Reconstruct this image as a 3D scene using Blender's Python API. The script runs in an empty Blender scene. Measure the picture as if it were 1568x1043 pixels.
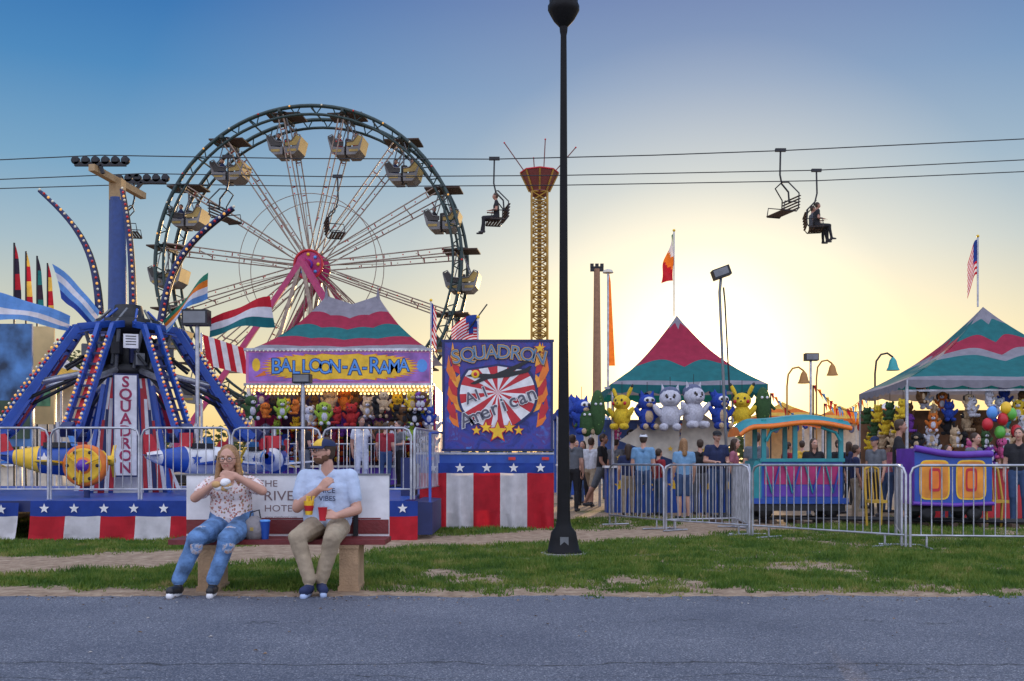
import bpy, math, random, traceback
import numpy as np
from mathutils import Vector, Matrix, noise
random.seed(7); np.random.seed(7)
V=Vector
errs=[]
def part(fn):
    try: fn()
    except Exception: errs.append(fn.__name__+': '+traceback.format_exc()[-260:])
    return fn
F=1524.0; CH=1.12; CU=784.0; HV=708.0
# real-world position of something seen at photo column u / row v when standing d metres away
def at(u,v,d): return V(((u-CU)*d/F, d, CH+(HV-v)*d/F))
zz=lambda v,d: at(0,v,d).z
scene=bpy.context.scene
pi=math.pi
# ------------------------------------------------------------------ materials
_mc={}
def M(name,col,rough=.6,metal=0,var=.16,scale=6,bump=0,bscale=40,emit=0,detail=6,spec=None):
    if name in _mc: return _mc[name]
    m=bpy.data.materials.new(name); m.use_nodes=True; nt=m.node_tree; N=nt.nodes; L=nt.links
    b=N['Principled BSDF']
    b.inputs['Roughness'].default_value=rough; b.inputs['Metallic'].default_value=metal
    if spec is not None: b.inputs['Specular IOR Level'].default_value=spec
    tc=N.new('ShaderNodeTexCoord')
    n=N.new('ShaderNodeTexNoise'); n.inputs['Scale'].default_value=scale; n.inputs['Detail'].default_value=detail
    L.new(tc.outputs['Object'],n.inputs['Vector'])
    r=N.new('ShaderNodeValToRGB'); c=col
    r.color_ramp.elements[0].position=.3; r.color_ramp.elements[1].position=.7
    r.color_ramp.elements[0].color=(c[0]*(1-var),c[1]*(1-var),c[2]*(1-var),1)
    r.color_ramp.elements[1].color=(min(1,c[0]*(1+var)),min(1,c[1]*(1+var)),min(1,c[2]*(1+var)),1)
    L.new(n.outputs['Fac'],r.inputs['Fac']); L.new(r.outputs['Color'],b.inputs['Base Color'])
    if emit:
        b.inputs['Emission Color'].default_value=(*col,1); b.inputs['Emission Strength'].default_value=emit
    if bump:
        n2=N.new('ShaderNodeTexNoise'); n2.inputs['Scale'].default_value=bscale; n2.inputs['Detail'].default_value=3
        L.new(tc.outputs['Object'],n2.inputs['Vector'])
        bp=N.new('ShaderNodeBump'); bp.inputs['Strength'].default_value=bump; bp.inputs['Distance'].default_value=.02
        L.new(n2.outputs['Fac'],bp.inputs['Height']); L.new(bp.outputs['Normal'],b.inputs['Normal'])
    _mc[name]=m; return m
def translucent(m,amt=.45):
    nt=m.node_tree;N=nt.nodes;L=nt.links
    b=N['Principled BSDF']; out=[x for x in N if x.type=='OUTPUT_MATERIAL'][0]
    t=N.new('ShaderNodeBsdfTranslucent'); mx=N.new('ShaderNodeMixShader'); mx.inputs[0].default_value=amt
    src=b.inputs['Base Color'].links[0].from_socket
    L.new(src,t.inputs['Color']); L.new(b.outputs[0],mx.inputs[1]); L.new(t.outputs[0],mx.inputs[2]); L.new(mx.outputs[0],out.inputs[0])
    return m
white=M('white_paint',(.74,.74,.74),.45); offw=M('cream_paint',(.6,.55,.45),.5)
blue=M('blue_paint',(.015,.07,.34),.4); navy=M('navy_paint',(.01,.02,.1),.5); lblue=M('light_blue_paint',(.09,.3,.7),.4)
red=M('red_paint',(.5,.015,.025),.45); orange=M('orange_paint',(.75,.18,.015),.45); yellow=M('yellow_paint',(.82,.5,.02),.45)
black=M('black_paint',(.012,.012,.014),.45); lampblack=M('lamp_post_black',(.007,.007,.008),.6,spec=.2,bump=.2,bscale=15); dark=M('dark_steel',(.02,.021,.024),.5,.3); grey=M('grey_steel',(.18,.19,.2),.45,.5)
galv=M('galvanised_steel',(.42,.43,.46),.35,.7,var=.3,bump=.1); teal=M('teal_paint',(.02,.3,.3),.45)
magenta=M('magenta_paint',(.42,.02,.13),.45); purple=M('purple_paint',(.12,.035,.35),.45); pink=M('pink_paint',(.55,.17,.38),.5)
maroon=M('maroon_paint',(.17,.02,.02),.5,var=.25,bump=.2); tan=M('tan_concrete',(.42,.28,.16),.9,var=.25,bump=.5,bscale=60)
brown=M('brown_canopy',(.06,.032,.018),.7); bulb=M('warm_bulb',(1,.6,.2),.3,emit=4); rbulb=M('red_bulb',(.6,.03,.02),.2); wbulb=M('white_bulb',(.8,.72,.5),.2)
ybulb=M('amber_bulb',(.8,.4,.08),.2,emit=.6)
skin=M('skin',(.55,.3,.21),.5,var=.06,scale=20); skin2=M('skin_tan',(.4,.2,.13),.5,var=.06,scale=20)
lip=M('lips',(.45,.12,.11),.4); eyew=M('eye_white',(.75,.75,.75),.2); eyed=M('eye_dark',(.03,.02,.015),.15)
def fab(name,c,amt=.4): return translucent(M(name,c,.85,var=.14,bump=.2,bscale=18),amt)
f_mag=fab('fabric_magenta',(.36,.02,.06),.3); f_teal=fab('fabric_teal',(.012,.16,.17),.3); f_grey=fab('fabric_grey',(.27,.26,.3),.3)
f_red=fab('fabric_red',(.52,.012,.025),.3); f_white=fab('fabric_white',(.75,.73,.74),.35); f_blue=fab('fabric_blue',(.015,.05,.28),.25); f_lb=fab('fabric_light_blue',(.14,.33,.68))
f_or=fab('fabric_orange',(.8,.2,.02)); f_gr=fab('fabric_green',(.03,.22,.13)); f_ye=fab('fabric_yellow',(.8,.5,.08)); f_bk=fab('fabric_black',(.03,.02,.04))
# ------------------------------------------------------------------ mesh builder
_tc={}
def text_mesh(s,off):
    k=(s,off)
    if k in _tc: return _tc[k]
    cu=bpy.data.curves.new('t','FONT'); cu.body=s; cu.size=1; cu.align_x='CENTER'; cu.align_y='CENTER'; cu.offset=off; cu.resolution_u=3
    o=bpy.data.objects.new('t',cu); scene.collection.objects.link(o)
    dg=bpy.context.evaluated_depsgraph_get(); me=bpy.data.meshes.new_from_object(o.evaluated_get(dg))
    r=([tuple(v.co) for v in me.vertices],[tuple(p.vertices) for p in me.polygons])
    bpy.data.objects.remove(o); bpy.data.curves.remove(cu); bpy.data.meshes.remove(me); _tc[k]=r; return r
def frame(d):
    d=V(d).normalized(); a=V((0,0,1)) if abs(d.z)<.95 else V((1,0,0))
    x=d.cross(a).normalized(); return x, x.cross(d).normalized()*-1, d
class B:
    def __init__(s,name): s.n=name;s.v=[];s.f=[];s.m=[];s.mats=[];s.sm=[]
    def mi(s,m):
        if m not in s.mats: s.mats.append(m)
        return s.mats.index(m)
    def add(s,vs,fs,m,smooth=False):
        o=len(s.v); s.v.extend([tuple(p) for p in vs]); k=s.mi(m)
        for f in fs: s.f.append(tuple(i+o for i in f)); s.m.append(k); s.sm.append(smooth)
    def box(s,c,sz,m,rz=0,R=None):
        c=V(c); R=R or Matrix.Rotation(rz,3,'Z'); h=V(sz)*.5
        vs=[c+R@V((x*h.x,y*h.y,z*h.z)) for x in(-1,1) for y in(-1,1) for z in(-1,1)]
        s.add(vs,[(0,1,3,2),(4,6,7,5),(0,4,5,1),(2,3,7,6),(0,2,6,4),(1,5,7,3)],m)
    def beam(s,p,q,w,h,m):
        p=V(p);q=V(q);x,y,d=frame(q-p); R=Matrix((x,y,d)).transposed(); s.box((p+q)/2,(w,h,(q-p).length),m,R=R)
    def tube(s,p,q,r,m,r2=None,n=8,smooth=True):
        s.path([p,q],[r,r if r2 is None else r2],m,n)
    def path(s,pts,r,m,n=6,closed=False):
        pts=[V(p) for p in pts]; N=len(pts)
        if not isinstance(r,(list,tuple)): r=[r]*N
        vs=[];px=None
        for i,p in enumerate(pts):
            a=pts[i-1] if (i>0 or closed) else p; b=pts[(i+1)%N] if (i<N-1 or closed) else p
            x,y,d=frame(b-a)
            if px is not None:
                x=(px-d*px.dot(d)); x=x.normalized() if x.length>1e-5 else frame(d)[0]; y=d.cross(x)
            px=x
            for k in range(n):
                t=2*pi*k/n; vs.append(p+(x*math.cos(t)+y*math.sin(t))*r[i])
        fs=[]
        for i in range(N if closed else N-1):
            j=(i+1)%N
            for k in range(n): k2=(k+1)%n; fs.append((i*n+k,i*n+k2,j*n+k2,j*n+k))
        s.add(vs,fs,m,n>4)
        if not closed:
            s.add(vs[:n],[tuple(range(n))[::-1]],m); s.add(vs[-n:],[tuple(range(n))],m)
    def ell(s,c,r,m,R=None,n=12,k=8):
        c=V(c)
        if not isinstance(r,(tuple,list)): r=(r,r,r)
        vs=[];fs=[]
        for i in range(1,k):
            a=pi*i/k
            for j in range(n):
                t=2*pi*j/n; p=V((r[0]*math.sin(a)*math.cos(t),r[1]*math.sin(a)*math.sin(t),r[2]*math.cos(a))); vs.append(c+(R@p if R else p))
        p=V((0,0,r[2])); p=R@p if R else p; vs+= [c+p,c-p]; T=len(vs)-2
        for i in range(k-2):
            for j in range(n): j2=(j+1)%n; fs.append((i*n+j,(i+1)*n+j,(i+1)*n+j2,i*n+j2))
        for j in range(n): j2=(j+1)%n; fs.append((T,j,j2)); fs.append((T+1,(k-2)*n+j2,(k-2)*n+j))
        s.add(vs,fs,m,True)
    def lathe(s,prof,c,m,n=16,axis=(0,0,1),smooth=True):
        c=V(c);x,y,d=frame(axis) if tuple(axis)!=(0,0,1) else (V((1,0,0)),V((0,1,0)),V((0,0,1)))
        vs=[c+d*z+(x*math.cos(2*pi*k/n)+y*math.sin(2*pi*k/n))*r for r,z in prof for k in range(n)]
        fs=[(i*n+k,i*n+(k+1)%n,(i+1)*n+(k+1)%n,(i+1)*n+k) for i in range(len(prof)-1) for k in range(n)]
        s.add(vs,fs,m,smooth); s.add(vs[:n],[tuple(range(n))[::-1]],m); s.add(vs[-n:],[tuple(range(n))],m)
    def poly(s,pts,m): s.add(pts,[tuple(range(len(pts)))],m)
    def star(s,c,r,m,ux=V((1,0,0)),uz=V((0,0,1)),rot=0,n=5,ri=.42):
        c=V(c); pts=[c+(ux*math.sin(rot+pi*i/n)+uz*math.cos(rot+pi*i/n))*(r if i%2==0 else r*ri) for i in range(2*n)]
        pts.append(c); k=2*n; s.add(pts,[(k,(i+1)%k,i) for i in range(k)],m)
    def disc(s,c,r,m,ux=V((1,0,0)),uz=V((0,0,1)),n=24,sy=1):
        c=V(c); s.poly([c+ux*math.cos(2*pi*i/n)*r+uz*math.sin(2*pi*i/n)*r*sy for i in range(n)],m)
    def text(s,t,c,size,m,ux=V((1,0,0)),uz=V((0,0,1)),off=0,sx=1):
        vs,fs=text_mesh(t,off); c=V(c); s.add([c+ux*(p[0]*size*sx)+uz*(p[1]*size) for p in vs],fs,m)
    def arctext(s,t,c,size,m,R=2,adv=.7,off=.02,sy=1,tilt=0):
        n=len(t); c=V(c)
        for i,ch in enumerate(t):
            if ch==' ': continue
            x=(i-(n-1)/2)*size*adv; a=-x/R+tilt; ux=V((math.cos(a),0,math.sin(a))); uz=V((-math.sin(a),0,math.cos(a)))
            tx=R*math.sin(x/R); tz=R*(math.cos(x/R)-1)
            p=c+V((tx*math.cos(tilt)-tz*math.sin(tilt),0,tx*math.sin(tilt)+tz*math.cos(tilt))); s.text(ch,p,size,m,ux,uz*sy,off)
    def done(s):
        me=bpy.data.meshes.new(s.n); me.from_pydata(s.v,[],s.f)
        for m in s.mats: me.materials.append(m)
        me.polygons.foreach_set('material_index',s.m); me.polygons.foreach_set('use_smooth',s.sm); me.update()
        o=bpy.data.objects.new(s.n,me); scene.collection.objects.link(o); return o
# ------------------------------------------------------------------ camera
cam=bpy.data.cameras.new('Camera'); co=bpy.data.objects.new('Camera',cam); scene.collection.objects.link(co)
co.location=(0,0,CH); co.rotation_euler=(pi/2,0,0); cam.lens=35; cam.sensor_width=36; cam.shift_y=(HV-521.5)/1568; cam.clip_end=6000; cam.clip_start=.1
scene.camera=co
# ------------------------------------------------------------------ world / sun
SA=math.radians(10.8); SE=math.radians(4.7)
sd=V((math.sin(SA)*math.cos(SE),math.cos(SA)*math.cos(SE),math.sin(SE)))
def ramp_(N,L,src,els):
    r=N.new('ShaderNodeValToRGB'); e=r.color_ramp.elements
    e[0].position,e[0].color=els[0][0],(*els[0][1],1); e[1].position,e[1].color=els[-1][0],(*els[-1][1],1)
    for p,c in els[1:-1]: q=e.new(p); q.color=(*c,1)
    L.new(src,r.inputs['Fac']); return r
w=bpy.data.worlds.new('World'); scene.world=w; w.use_nodes=True; nt=w.node_tree; N=nt.nodes; L=nt.links
bg=N['Background']; sk=N.new('ShaderNodeTexSky'); sk.sky_type='NISHITA'; sk.sun_disc=False; sk.sun_elevation=SE; sk.sun_rotation=SA
sk.air_density=1.3; sk.dust_density=1.2; sk.ozone_density=2.5
tc=N.new('ShaderNodeTexCoord'); sp=N.new('ShaderNodeSeparateXYZ'); L.new(tc.outputs['Generated'],sp.inputs[0])
el=ramp_(N,L,sp.outputs['Z'],[(0,(.82,.5,.17)),(.05,(.86,.68,.33)),(.12,(.66,.63,.47)),(.2,(.37,.49,.56)),(.27,(.18,.36,.54)),(.35,(.065,.235,.49)),(.42,(.025,.15,.42)),(.55,(.1,.22,.5)),(.8,(.7,.85,1.15)),(1,(.9,1.05,1.3))])
dp=N.new('ShaderNodeVectorMath'); dp.operation='DOT_PRODUCT'; L.new(tc.outputs['Generated'],dp.inputs[0]); dp.inputs[1].default_value=sd
ac=N.new('ShaderNodeMath'); ac.operation='ARCCOSINE'; L.new(dp.outputs['Value'],ac.inputs[0])
gl=ramp_(N,L,ac.outputs[0],[(0,(5,4,2.6)),(.045,(2.4,1.9,1.1)),(.085,(1.2,.92,.46)),(.13,(.72,.5,.19)),(.2,(.4,.27,.09)),(.32,(.15,.095,.025)),(.6,(0,0,0))])
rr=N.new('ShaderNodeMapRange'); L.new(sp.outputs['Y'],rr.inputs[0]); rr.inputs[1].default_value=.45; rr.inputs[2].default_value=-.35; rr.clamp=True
mxr=N.new('ShaderNodeMixRGB'); L.new(rr.outputs[0],mxr.inputs[0]); L.new(el.outputs[0],mxr.inputs[1]); mxr.inputs[2].default_value=(1.18,1.25,1.6,1)  # added bright rear sky, out of view, as fill for camera-facing surfaces
a1=N.new('ShaderNodeMixRGB'); a1.blend_type='ADD'; a1.inputs[0].default_value=1; L.new(mxr.outputs[0],a1.inputs[1]); L.new(gl.outputs[0],a1.inputs[2])
b1=N.new('ShaderNodeBackground'); L.new(sk.outputs[0],b1.inputs[0]); b1.inputs[1].default_value=.012
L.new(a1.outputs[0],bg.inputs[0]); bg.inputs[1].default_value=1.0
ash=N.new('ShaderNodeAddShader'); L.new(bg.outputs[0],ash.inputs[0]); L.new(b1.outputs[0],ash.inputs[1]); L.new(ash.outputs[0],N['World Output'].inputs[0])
sl=bpy.data.lights.new('sun','SUN'); sl.energy=3.5; sl.angle=math.radians(.6); sl.color=(1,.66,.33)
so=bpy.data.objects.new('sun',sl); scene.collection.objects.link(so)
so.rotation_euler=sd.to_track_quat('Z','Y').to_euler()
scene.view_settings.view_transform='Standard'; scene.view_settings.look='None'; scene.view_settings.exposure=0
# ------------------------------------------------------------------ ground
PATH=[(-16,9.7),(-5.5,10.8),(-3.2,12.2),(-1.7,14.0),(.8,15.2),(2.6,15.9),(4.5,18.5),(9,22)]
def segd(x,y,P):
    best=9
    for (a,b),(c,d) in zip(P[:-1],P[1:]):
        dx,dy=c-a,d-b; t=max(0,min(1,((x-a)*dx+(y-b)*dy)/(dx*dx+dy*dy))); best=min(best,math.hypot(x-a-t*dx,y-b-t*dy))
    return best
def dirt(x,y):
    nz=noise.noise(V((x*.8,y*.8,0)))*.5+noise.noise(V((x*3.3,y*3.3,3)))*.3+noise.noise(V((x*9,y*9,5)))*.15
    v=1.55-segd(x,y,PATH)/(1.0 if x>-1.5 else 1.05)+nz*1.0
    v=max(v, (1.2-(y-8.3)/.8)+nz*1.4 if y<10 else 0)
    v=max(v, .35+nz*1.5 if y>17.5 else nz*1.5+.24)
    if y>19.5: v=max(v,.7+nz)
    return max(0,min(1,v))
def axis_pts(lo,hi,step,far):
    a=list(np.arange(lo,hi+1e-6,step)); l=[];r=[];s=step;x=lo
    while x>-far: s*=1.5; x-=s; l.append(x)
    s=step;x=hi
    while x<far: s*=1.5; x+=s; r.append(x)
    return l[::-1]+a+r
def newmat(name,rough):
    m=bpy.data.materials.new(name); m.use_nodes=True; N=m.node_tree.nodes; L=m.node_tree.links; b=N['Principled BSDF']; b.inputs['Roughness'].default_value=rough
    tc=N.new('ShaderNodeTexCoord')
    def ns(sc,de=5,ro=.5):
        n=N.new('ShaderNodeTexNoise'); n.inputs['Scale'].default_value=sc; n.inputs['Detail'].default_value=de; n.inputs['Roughness'].default_value=ro; L.new(tc.outputs['Object'],n.inputs['Vector']); return n
    return m,N,L,b,tc,ns
@part
def ground():
    xs=axis_pts(-11,12,.13,3000); ys=axis_pts(8,26,.13,3000)
    me=bpy.data.meshes.new('ground'); nx,ny=len(xs),len(ys)
    vv=[(x,y,0) for y in ys for x in xs]
    me.from_pydata(vv,[],[(j*nx+i,j*nx+i+1,(j+1)*nx+i+1,(j+1)*nx+i) for j in range(ny-1) for i in range(nx-1)])
    at_=me.attributes.new('dirt','FLOAT','POINT'); at_.data.foreach_set('value',[dirt(p[0],p[1]) for p in vv])
    gr=bpy.data.objects.new('ground',me); scene.collection.objects.link(gr)
    m,N,L,b,tc,ns=newmat('ground_grass_dirt',.95)
    a=N.new('ShaderNodeAttribute'); a.attribute_name='dirt'
    n2=ns(30);n3=ns(7,9,.7)
    g=ramp_(N,L,n2.outputs['Fac'],[(.3,(.03,.05,.01)),(.55,(.08,.11,.02)),(.75,(.16,.15,.05))])
    dd=ramp_(N,L,n3.outputs['Fac'],[(.3,(.15,.09,.05)),(.5,(.32,.22,.14)),(.7,(.5,.38,.26))])
    ad=N.new('ShaderNodeMath'); ad.operation='MULTIPLY_ADD'; L.new(n2.outputs['Fac'],ad.inputs[0]); ad.inputs[1].default_value=.9; 
    ad2=N.new('ShaderNodeMath'); ad2.operation='SUBTRACT'; L.new(a.outputs['Fac'],ad2.inputs[0]); ad2.inputs[1].default_value=.45; L.new(ad2.outputs[0],ad.inputs[2])
    mr=ramp_(N,L,ad.outputs[0],[(.38,(0,0,0)),(.62,(1,1,1))])
    mx=N.new('ShaderNodeMixRGB'); L.new(mr.outputs[0],mx.inputs[0]); L.new(g.outputs[0],mx.inputs[1]); L.new(dd.outputs[0],mx.inputs[2]); L.new(mx.outputs[0],b.inputs['Base Color'])
    bp=N.new('ShaderNodeBump'); bp.inputs['Strength'].default_value=.8; bp.inputs['Distance'].default_value=.04; L.new(n3.outputs['Fac'],bp.inputs['Height']); L.new(bp.outputs[0],b.inputs['Normal'])
    me.materials.append(m)
@part
def road():
    RE=8.3
    ex=list(np.arange(-14,14.01,.05)); ex=[-600,-60]+ex+[60,600]
    ey=[RE+.12*noise.noise(V((x*1.3,0,0)))+.08*noise.noise(V((x*7,5,0))) for x in ex]
    me=bpy.data.meshes.new('asphalt_road'); n=len(ex)
    me.from_pydata([(x,-6,.004) for x in ex]+[(x,y,.004) for x,y in zip(ex,ey)],[],[(i,i+1,n+i+1,n+i) for i in range(n-1)])
    rd=bpy.data.objects.new('asphalt_road',me); scene.collection.objects.link(rd)
    m,N,L,b,tc,ns=newmat('asphalt',.7)
    n1=ns(.9,6);n2=ns(90,3,.75)
    c1=ramp_(N,L,n2.outputs['Fac'],[(.36,(.045,.05,.066)),(.5,(.105,.118,.15)),(.6,(.2,.205,.24)),(.68,(.6,.58,.55))])
    c2=ramp_(N,L,n1.outputs['Fac'],[(.3,(.68,.71,.78)),(.7,(1.12,1.12,1.12))])
    mu=N.new('ShaderNodeMixRGB'); mu.blend_type='MULTIPLY'; mu.inputs[0].default_value=1; L.new(c1.outputs[0],mu.inputs[1]); L.new(c2.outputs[0],mu.inputs[2])
    sp=N.new('ShaderNodeSeparateXYZ'); L.new(tc.outputs['Object'],sp.inputs[0]); nc=ns(1.4,9,.6); gate=ns(.8,2)
    gr_=ramp_(N,L,gate.outputs['Fac'],[(.42,(0,0,0)),(.52,(1,1,1))])
    cr=mu
    for yy,wd in ((5.74,.022),(6.05,.012),(7.6,.012),(5.4,.012)):
        q=N.new('ShaderNodeMath'); q.operation='MULTIPLY_ADD'; L.new(nc.outputs['Fac'],q.inputs[0]); q.inputs[1].default_value=.45 if yy<6 else 1.3; L.new(sp.outputs['Y'],q.inputs[2])
        q2=N.new('ShaderNodeMath'); q2.operation='SUBTRACT'; L.new(q.outputs[0],q2.inputs[0]); q2.inputs[1].default_value=yy
        q3=N.new('ShaderNodeMath'); q3.operation='ABSOLUTE'; L.new(q2.outputs[0],q3.inputs[0])
        rr=ramp_(N,L,q3.outputs[0],[(0.0,(.12,.12,.12)),(wd,(1,1,1))]) 
        mm=N.new('ShaderNodeMixRGB'); mm.blend_type='MULTIPLY'; mm.inputs[0].default_value=1
        if yy!=5.74: L.new(gr_.outputs[0],mm.inputs[0])
        L.new(cr.outputs[0],mm.inputs[1]); L.new(rr.outputs[0],mm.inputs[2]); cr=mm
    L.new(cr.outputs[0],b.inputs['Base Color'])
    bp=N.new('ShaderNodeBump'); bp.inputs['Strength'].default_value=.9; bp.inputs['Distance'].default_value=.01; L.new(n2.outputs['Fac'],bp.inputs['Height']); L.new(bp.outputs[0],b.inputs['Normal'])
    me.materials.append(m)
    b=B('fallen_leaves'); lm=[M('dry_leaf_tan',(.3,.18,.08),.9),M('dry_leaf_brown',(.12,.07,.03),.9),M('gravel_chip',(.4,.37,.33),.9)]
    for i in range(700):
        x=random.uniform(-7,7); y=8.32-abs(random.gauss(0,.22)) if i%5 else random.uniform(5.4,8.2); s=random.uniform(.006,.018); a=random.random()*6.28; z=.008
        ca,sa=math.cos(a)*s,math.sin(a)*s; b.add([(x-ca,y-sa,z),(x+sa*.6,y-ca*.6,z+s*.4),(x+ca,y+sa,z+s*.2),(x-sa*.6,y+ca*.6,z+s*.6)],[(0,1,2,3)],random.choice(lm))
    b.done()
@part
def grass():
    tries=380000
    yy=8.15+(np.random.rand(tries)**1.5)*12.5; xx=(np.random.rand(tries)*2-1)*(yy*.56)+.02
    keep=[]
    for x,y in zip(xx,yy):
        dv=dirt(x,y)
        if random.random()<(1-dv*1.35)+.045: keep.append((x,y,dv))
    K=np.array(keep); n=len(K)
    h=(.022+.042*np.random.rand(n))*(1.1-.5*K[:,2]); cl=np.array([noise.noise(V((x*2.2,y*2.2,9))) for x,y,_ in keep]); h*=1+.9*cl
    a=np.random.rand(n)*2*pi; wd=.0035+.0004*K[:,1]; lx=(np.random.rand(n)-.5)*1.3*h; ly=(np.random.rand(n)-.5)*1.3*h
    z=np.zeros(n); v=np.empty((n,3,3)); 
    v[:,0]=np.stack([K[:,0]-np.cos(a)*wd,K[:,1]-np.sin(a)*wd,z],1); v[:,1]=np.stack([K[:,0]+np.cos(a)*wd,K[:,1]+np.sin(a)*wd,z],1)
    v[:,2]=np.stack([K[:,0]+lx,K[:,1]+ly,h],1)
    me=bpy.data.meshes.new('grass'); me.vertices.add(3*n); me.vertices.foreach_set('co',v.ravel()); me.loops.add(3*n); me.loops.foreach_set('vertex_index',np.arange(3*n,dtype=np.int32))
    me.polygons.add(n); me.polygons.foreach_set('loop_start',np.arange(0,3*n,3,dtype=np.int32)); me.polygons.foreach_set('loop_total',np.full(n,3,dtype=np.int32)); me.update(calc_edges=True)
    o=bpy.data.objects.new('grass',me); scene.collection.objects.link(o)
    m,N,L,b,tc,ns=newmat('grass_blades',.7); nn=ns(1.7,10,.82)
    r=ramp_(N,L,nn.outputs['Fac'],[(.33,(.025,.07,.008)),(.46,(.08,.165,.015)),(.55,(.17,.23,.03)),(.62,(.36,.3,.1)),(.72,(.46,.33,.17))])
    L.new(r.outputs[0],b.inputs['Base Color']); me.materials.append(translucent(m,.35))
# ------------------------------------------------------------------ people
def capsule(p,r1,q,r2,n=12,k=4):
    p=V(p);q=V(q);d=q-p;Ln=d.length
    if Ln<1e-5: d=V((0,0,1))
    x,y,d=frame(d); prof=[]
    for i in range(1,k+1): a=pi/2*i/k; prof.append((r1*math.sin(a),-r1*math.cos(a)))
    for i in range(0,k): a=pi/2*i/k; prof.append((r2*math.cos(a),Ln+r2*math.sin(a)))
    vs=[p+d*z+(x*math.cos(2*pi*j/n)+y*math.sin(2*pi*j/n))*r for r,z in prof for j in range(n)]
    K=len(prof); fs=[(i*n+j,i*n+(j+1)%n,(i+1)*n+(j+1)%n,(i+1)*n+j) for i in range(K-1) for j in range(n)]
    vs+=[p-d*r1,q+d*r2] if Ln>1e-5 else [p-d*r1,p+d*r2]; T=len(vs)-2
    for j in range(n): fs.append((T,(j+1)%n,j)); fs.append((T+1,(K-1)*n+j,(K-1)*n+(j+1)%n))
    return vs,fs
class Body:
    def __init__(s): s.p=[]
    def cap(s,m,p,r1,q,r2): s.p.append(('c',m,V(p),r1,V(q),r2))
    def ell(s,m,c,r,R): s.p.append(('e',m,V(c),r,R))
    def build(s,bld,vox,wr=0,wset=(),iters=2):
        vs=[];fs=[]
        for pr in s.p:
            if pr[0]=='c': a,b=capsule(pr[2],pr[3],pr[4],pr[5])
            else:
                t=B('t'); t.ell(pr[2],pr[3],white,pr[4],14,10); a,b=t.v,t.f
            o=len(vs); vs+=[tuple(x) for x in a]; fs+=[tuple(i+o for i in f) for f in b]
        me=bpy.data.meshes.new('tmp'); me.from_pydata(vs,[],fs); me.update(); o=bpy.data.objects.new('tmp',me); scene.collection.objects.link(o)
        md=o.modifiers.new('r','REMESH'); md.mode='VOXEL'; md.voxel_size=vox
        ms=o.modifiers.new('s','SMOOTH'); ms.factor=.5; ms.iterations=iters
        dg=bpy.context.evaluated_depsgraph_get(); ev=bpy.data.meshes.new_from_object(o.evaluated_get(dg))
        n=len(ev.vertices); X=np.empty(n*3); ev.vertices.foreach_get('co',X); X=X.reshape(-1,3)
        polys=[tuple(p.vertices) for p in ev.polygons]
        bpy.data.objects.remove(o); bpy.data.meshes.remove(ev); bpy.data.meshes.remove(me)
        C=np.array([X[list(f)].mean(0) for f in polys]); best=np.full(len(C),9.); lab=np.zeros(len(C),int)
        for i,pr in enumerate(s.p):
            if pr[0]=='c':
                a=np.array(pr[2]);d=np.array(pr[4])-a; t=np.clip(((C-a)@d)/max(1e-9,d@d),0,1); D=np.linalg.norm(C-a-t[:,None]*d,axis=1)-(pr[3]+(pr[5]-pr[3])*t)
            else:
                R=np.array(pr[4]); q=(C-np.array(pr[2]))@R/np.array(pr[3]); D=(np.linalg.norm(q,axis=1)-1)*min(pr[3])
            k=D<best; best[k]=D[k]; lab[k]=i
        if wr:
            vl=np.zeros(n,bool)
            for f,l in zip(polys,lab):
                if s.p[l][1] in wset: vl[list(f)]=True
            for i in np.nonzero(vl)[0]:
                p=V(X[i]); nn=noise.noise_vector(V((p.x*13,p.y*13,p.z*22)))+noise.noise_vector(V((p.x*5,p.y*5,p.z*9)))*1.2; X[i]+=np.array(nn)*wr
        o=len(bld.v); bld.v.extend(map(tuple,X)); 
        for f,l in zip(polys,lab): bld.f.append(tuple(i+o for i in f)); bld.m.append(bld.mi(s.p[l][1])); bld.sm.append(True)
def hand(b,m,W,d,n,side,curl=.5,s=1,thumb=1):
    W=V(W);d=V(d).normalized();n=V(n);n=(n-d*n.dot(d)).normalized();u=d.cross(n)*side
    for i,o in enumerate((-.03,-.01,.011,.031)):
        kn=W+d*(.088-(.006 if i in(0,3) else 0))*s+u*o*s; b.cap(m,W+u*o*.55*s,.0165*s,kn,.0125*s)
        Ls=(.026,.033,.036,.032)[i]*s; p=kn; a=0
        for j in range(3):
            a+=curl*(.75+.1*j); dd=d*math.cos(a)+n*math.sin(a); q=p+dd*Ls*(1,.75,.6)[j]; b.cap(m,p,(.0098-.0008*j)*s,q,(.0092-.0009*j)*s); p=q
    t0=W+d*.025*s+u*.03*s; t1=t0+(u*.8+d*.7+n*.35).normalized()*.036*s; t2=t1+(u*.25+d*.9+n*.7*thumb).normalized()*.034*s
    b.cap(m,t0,.0145*s,t1,.0115*s); b.cap(m,t1,.0112*s,t2,.009*s)
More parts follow.
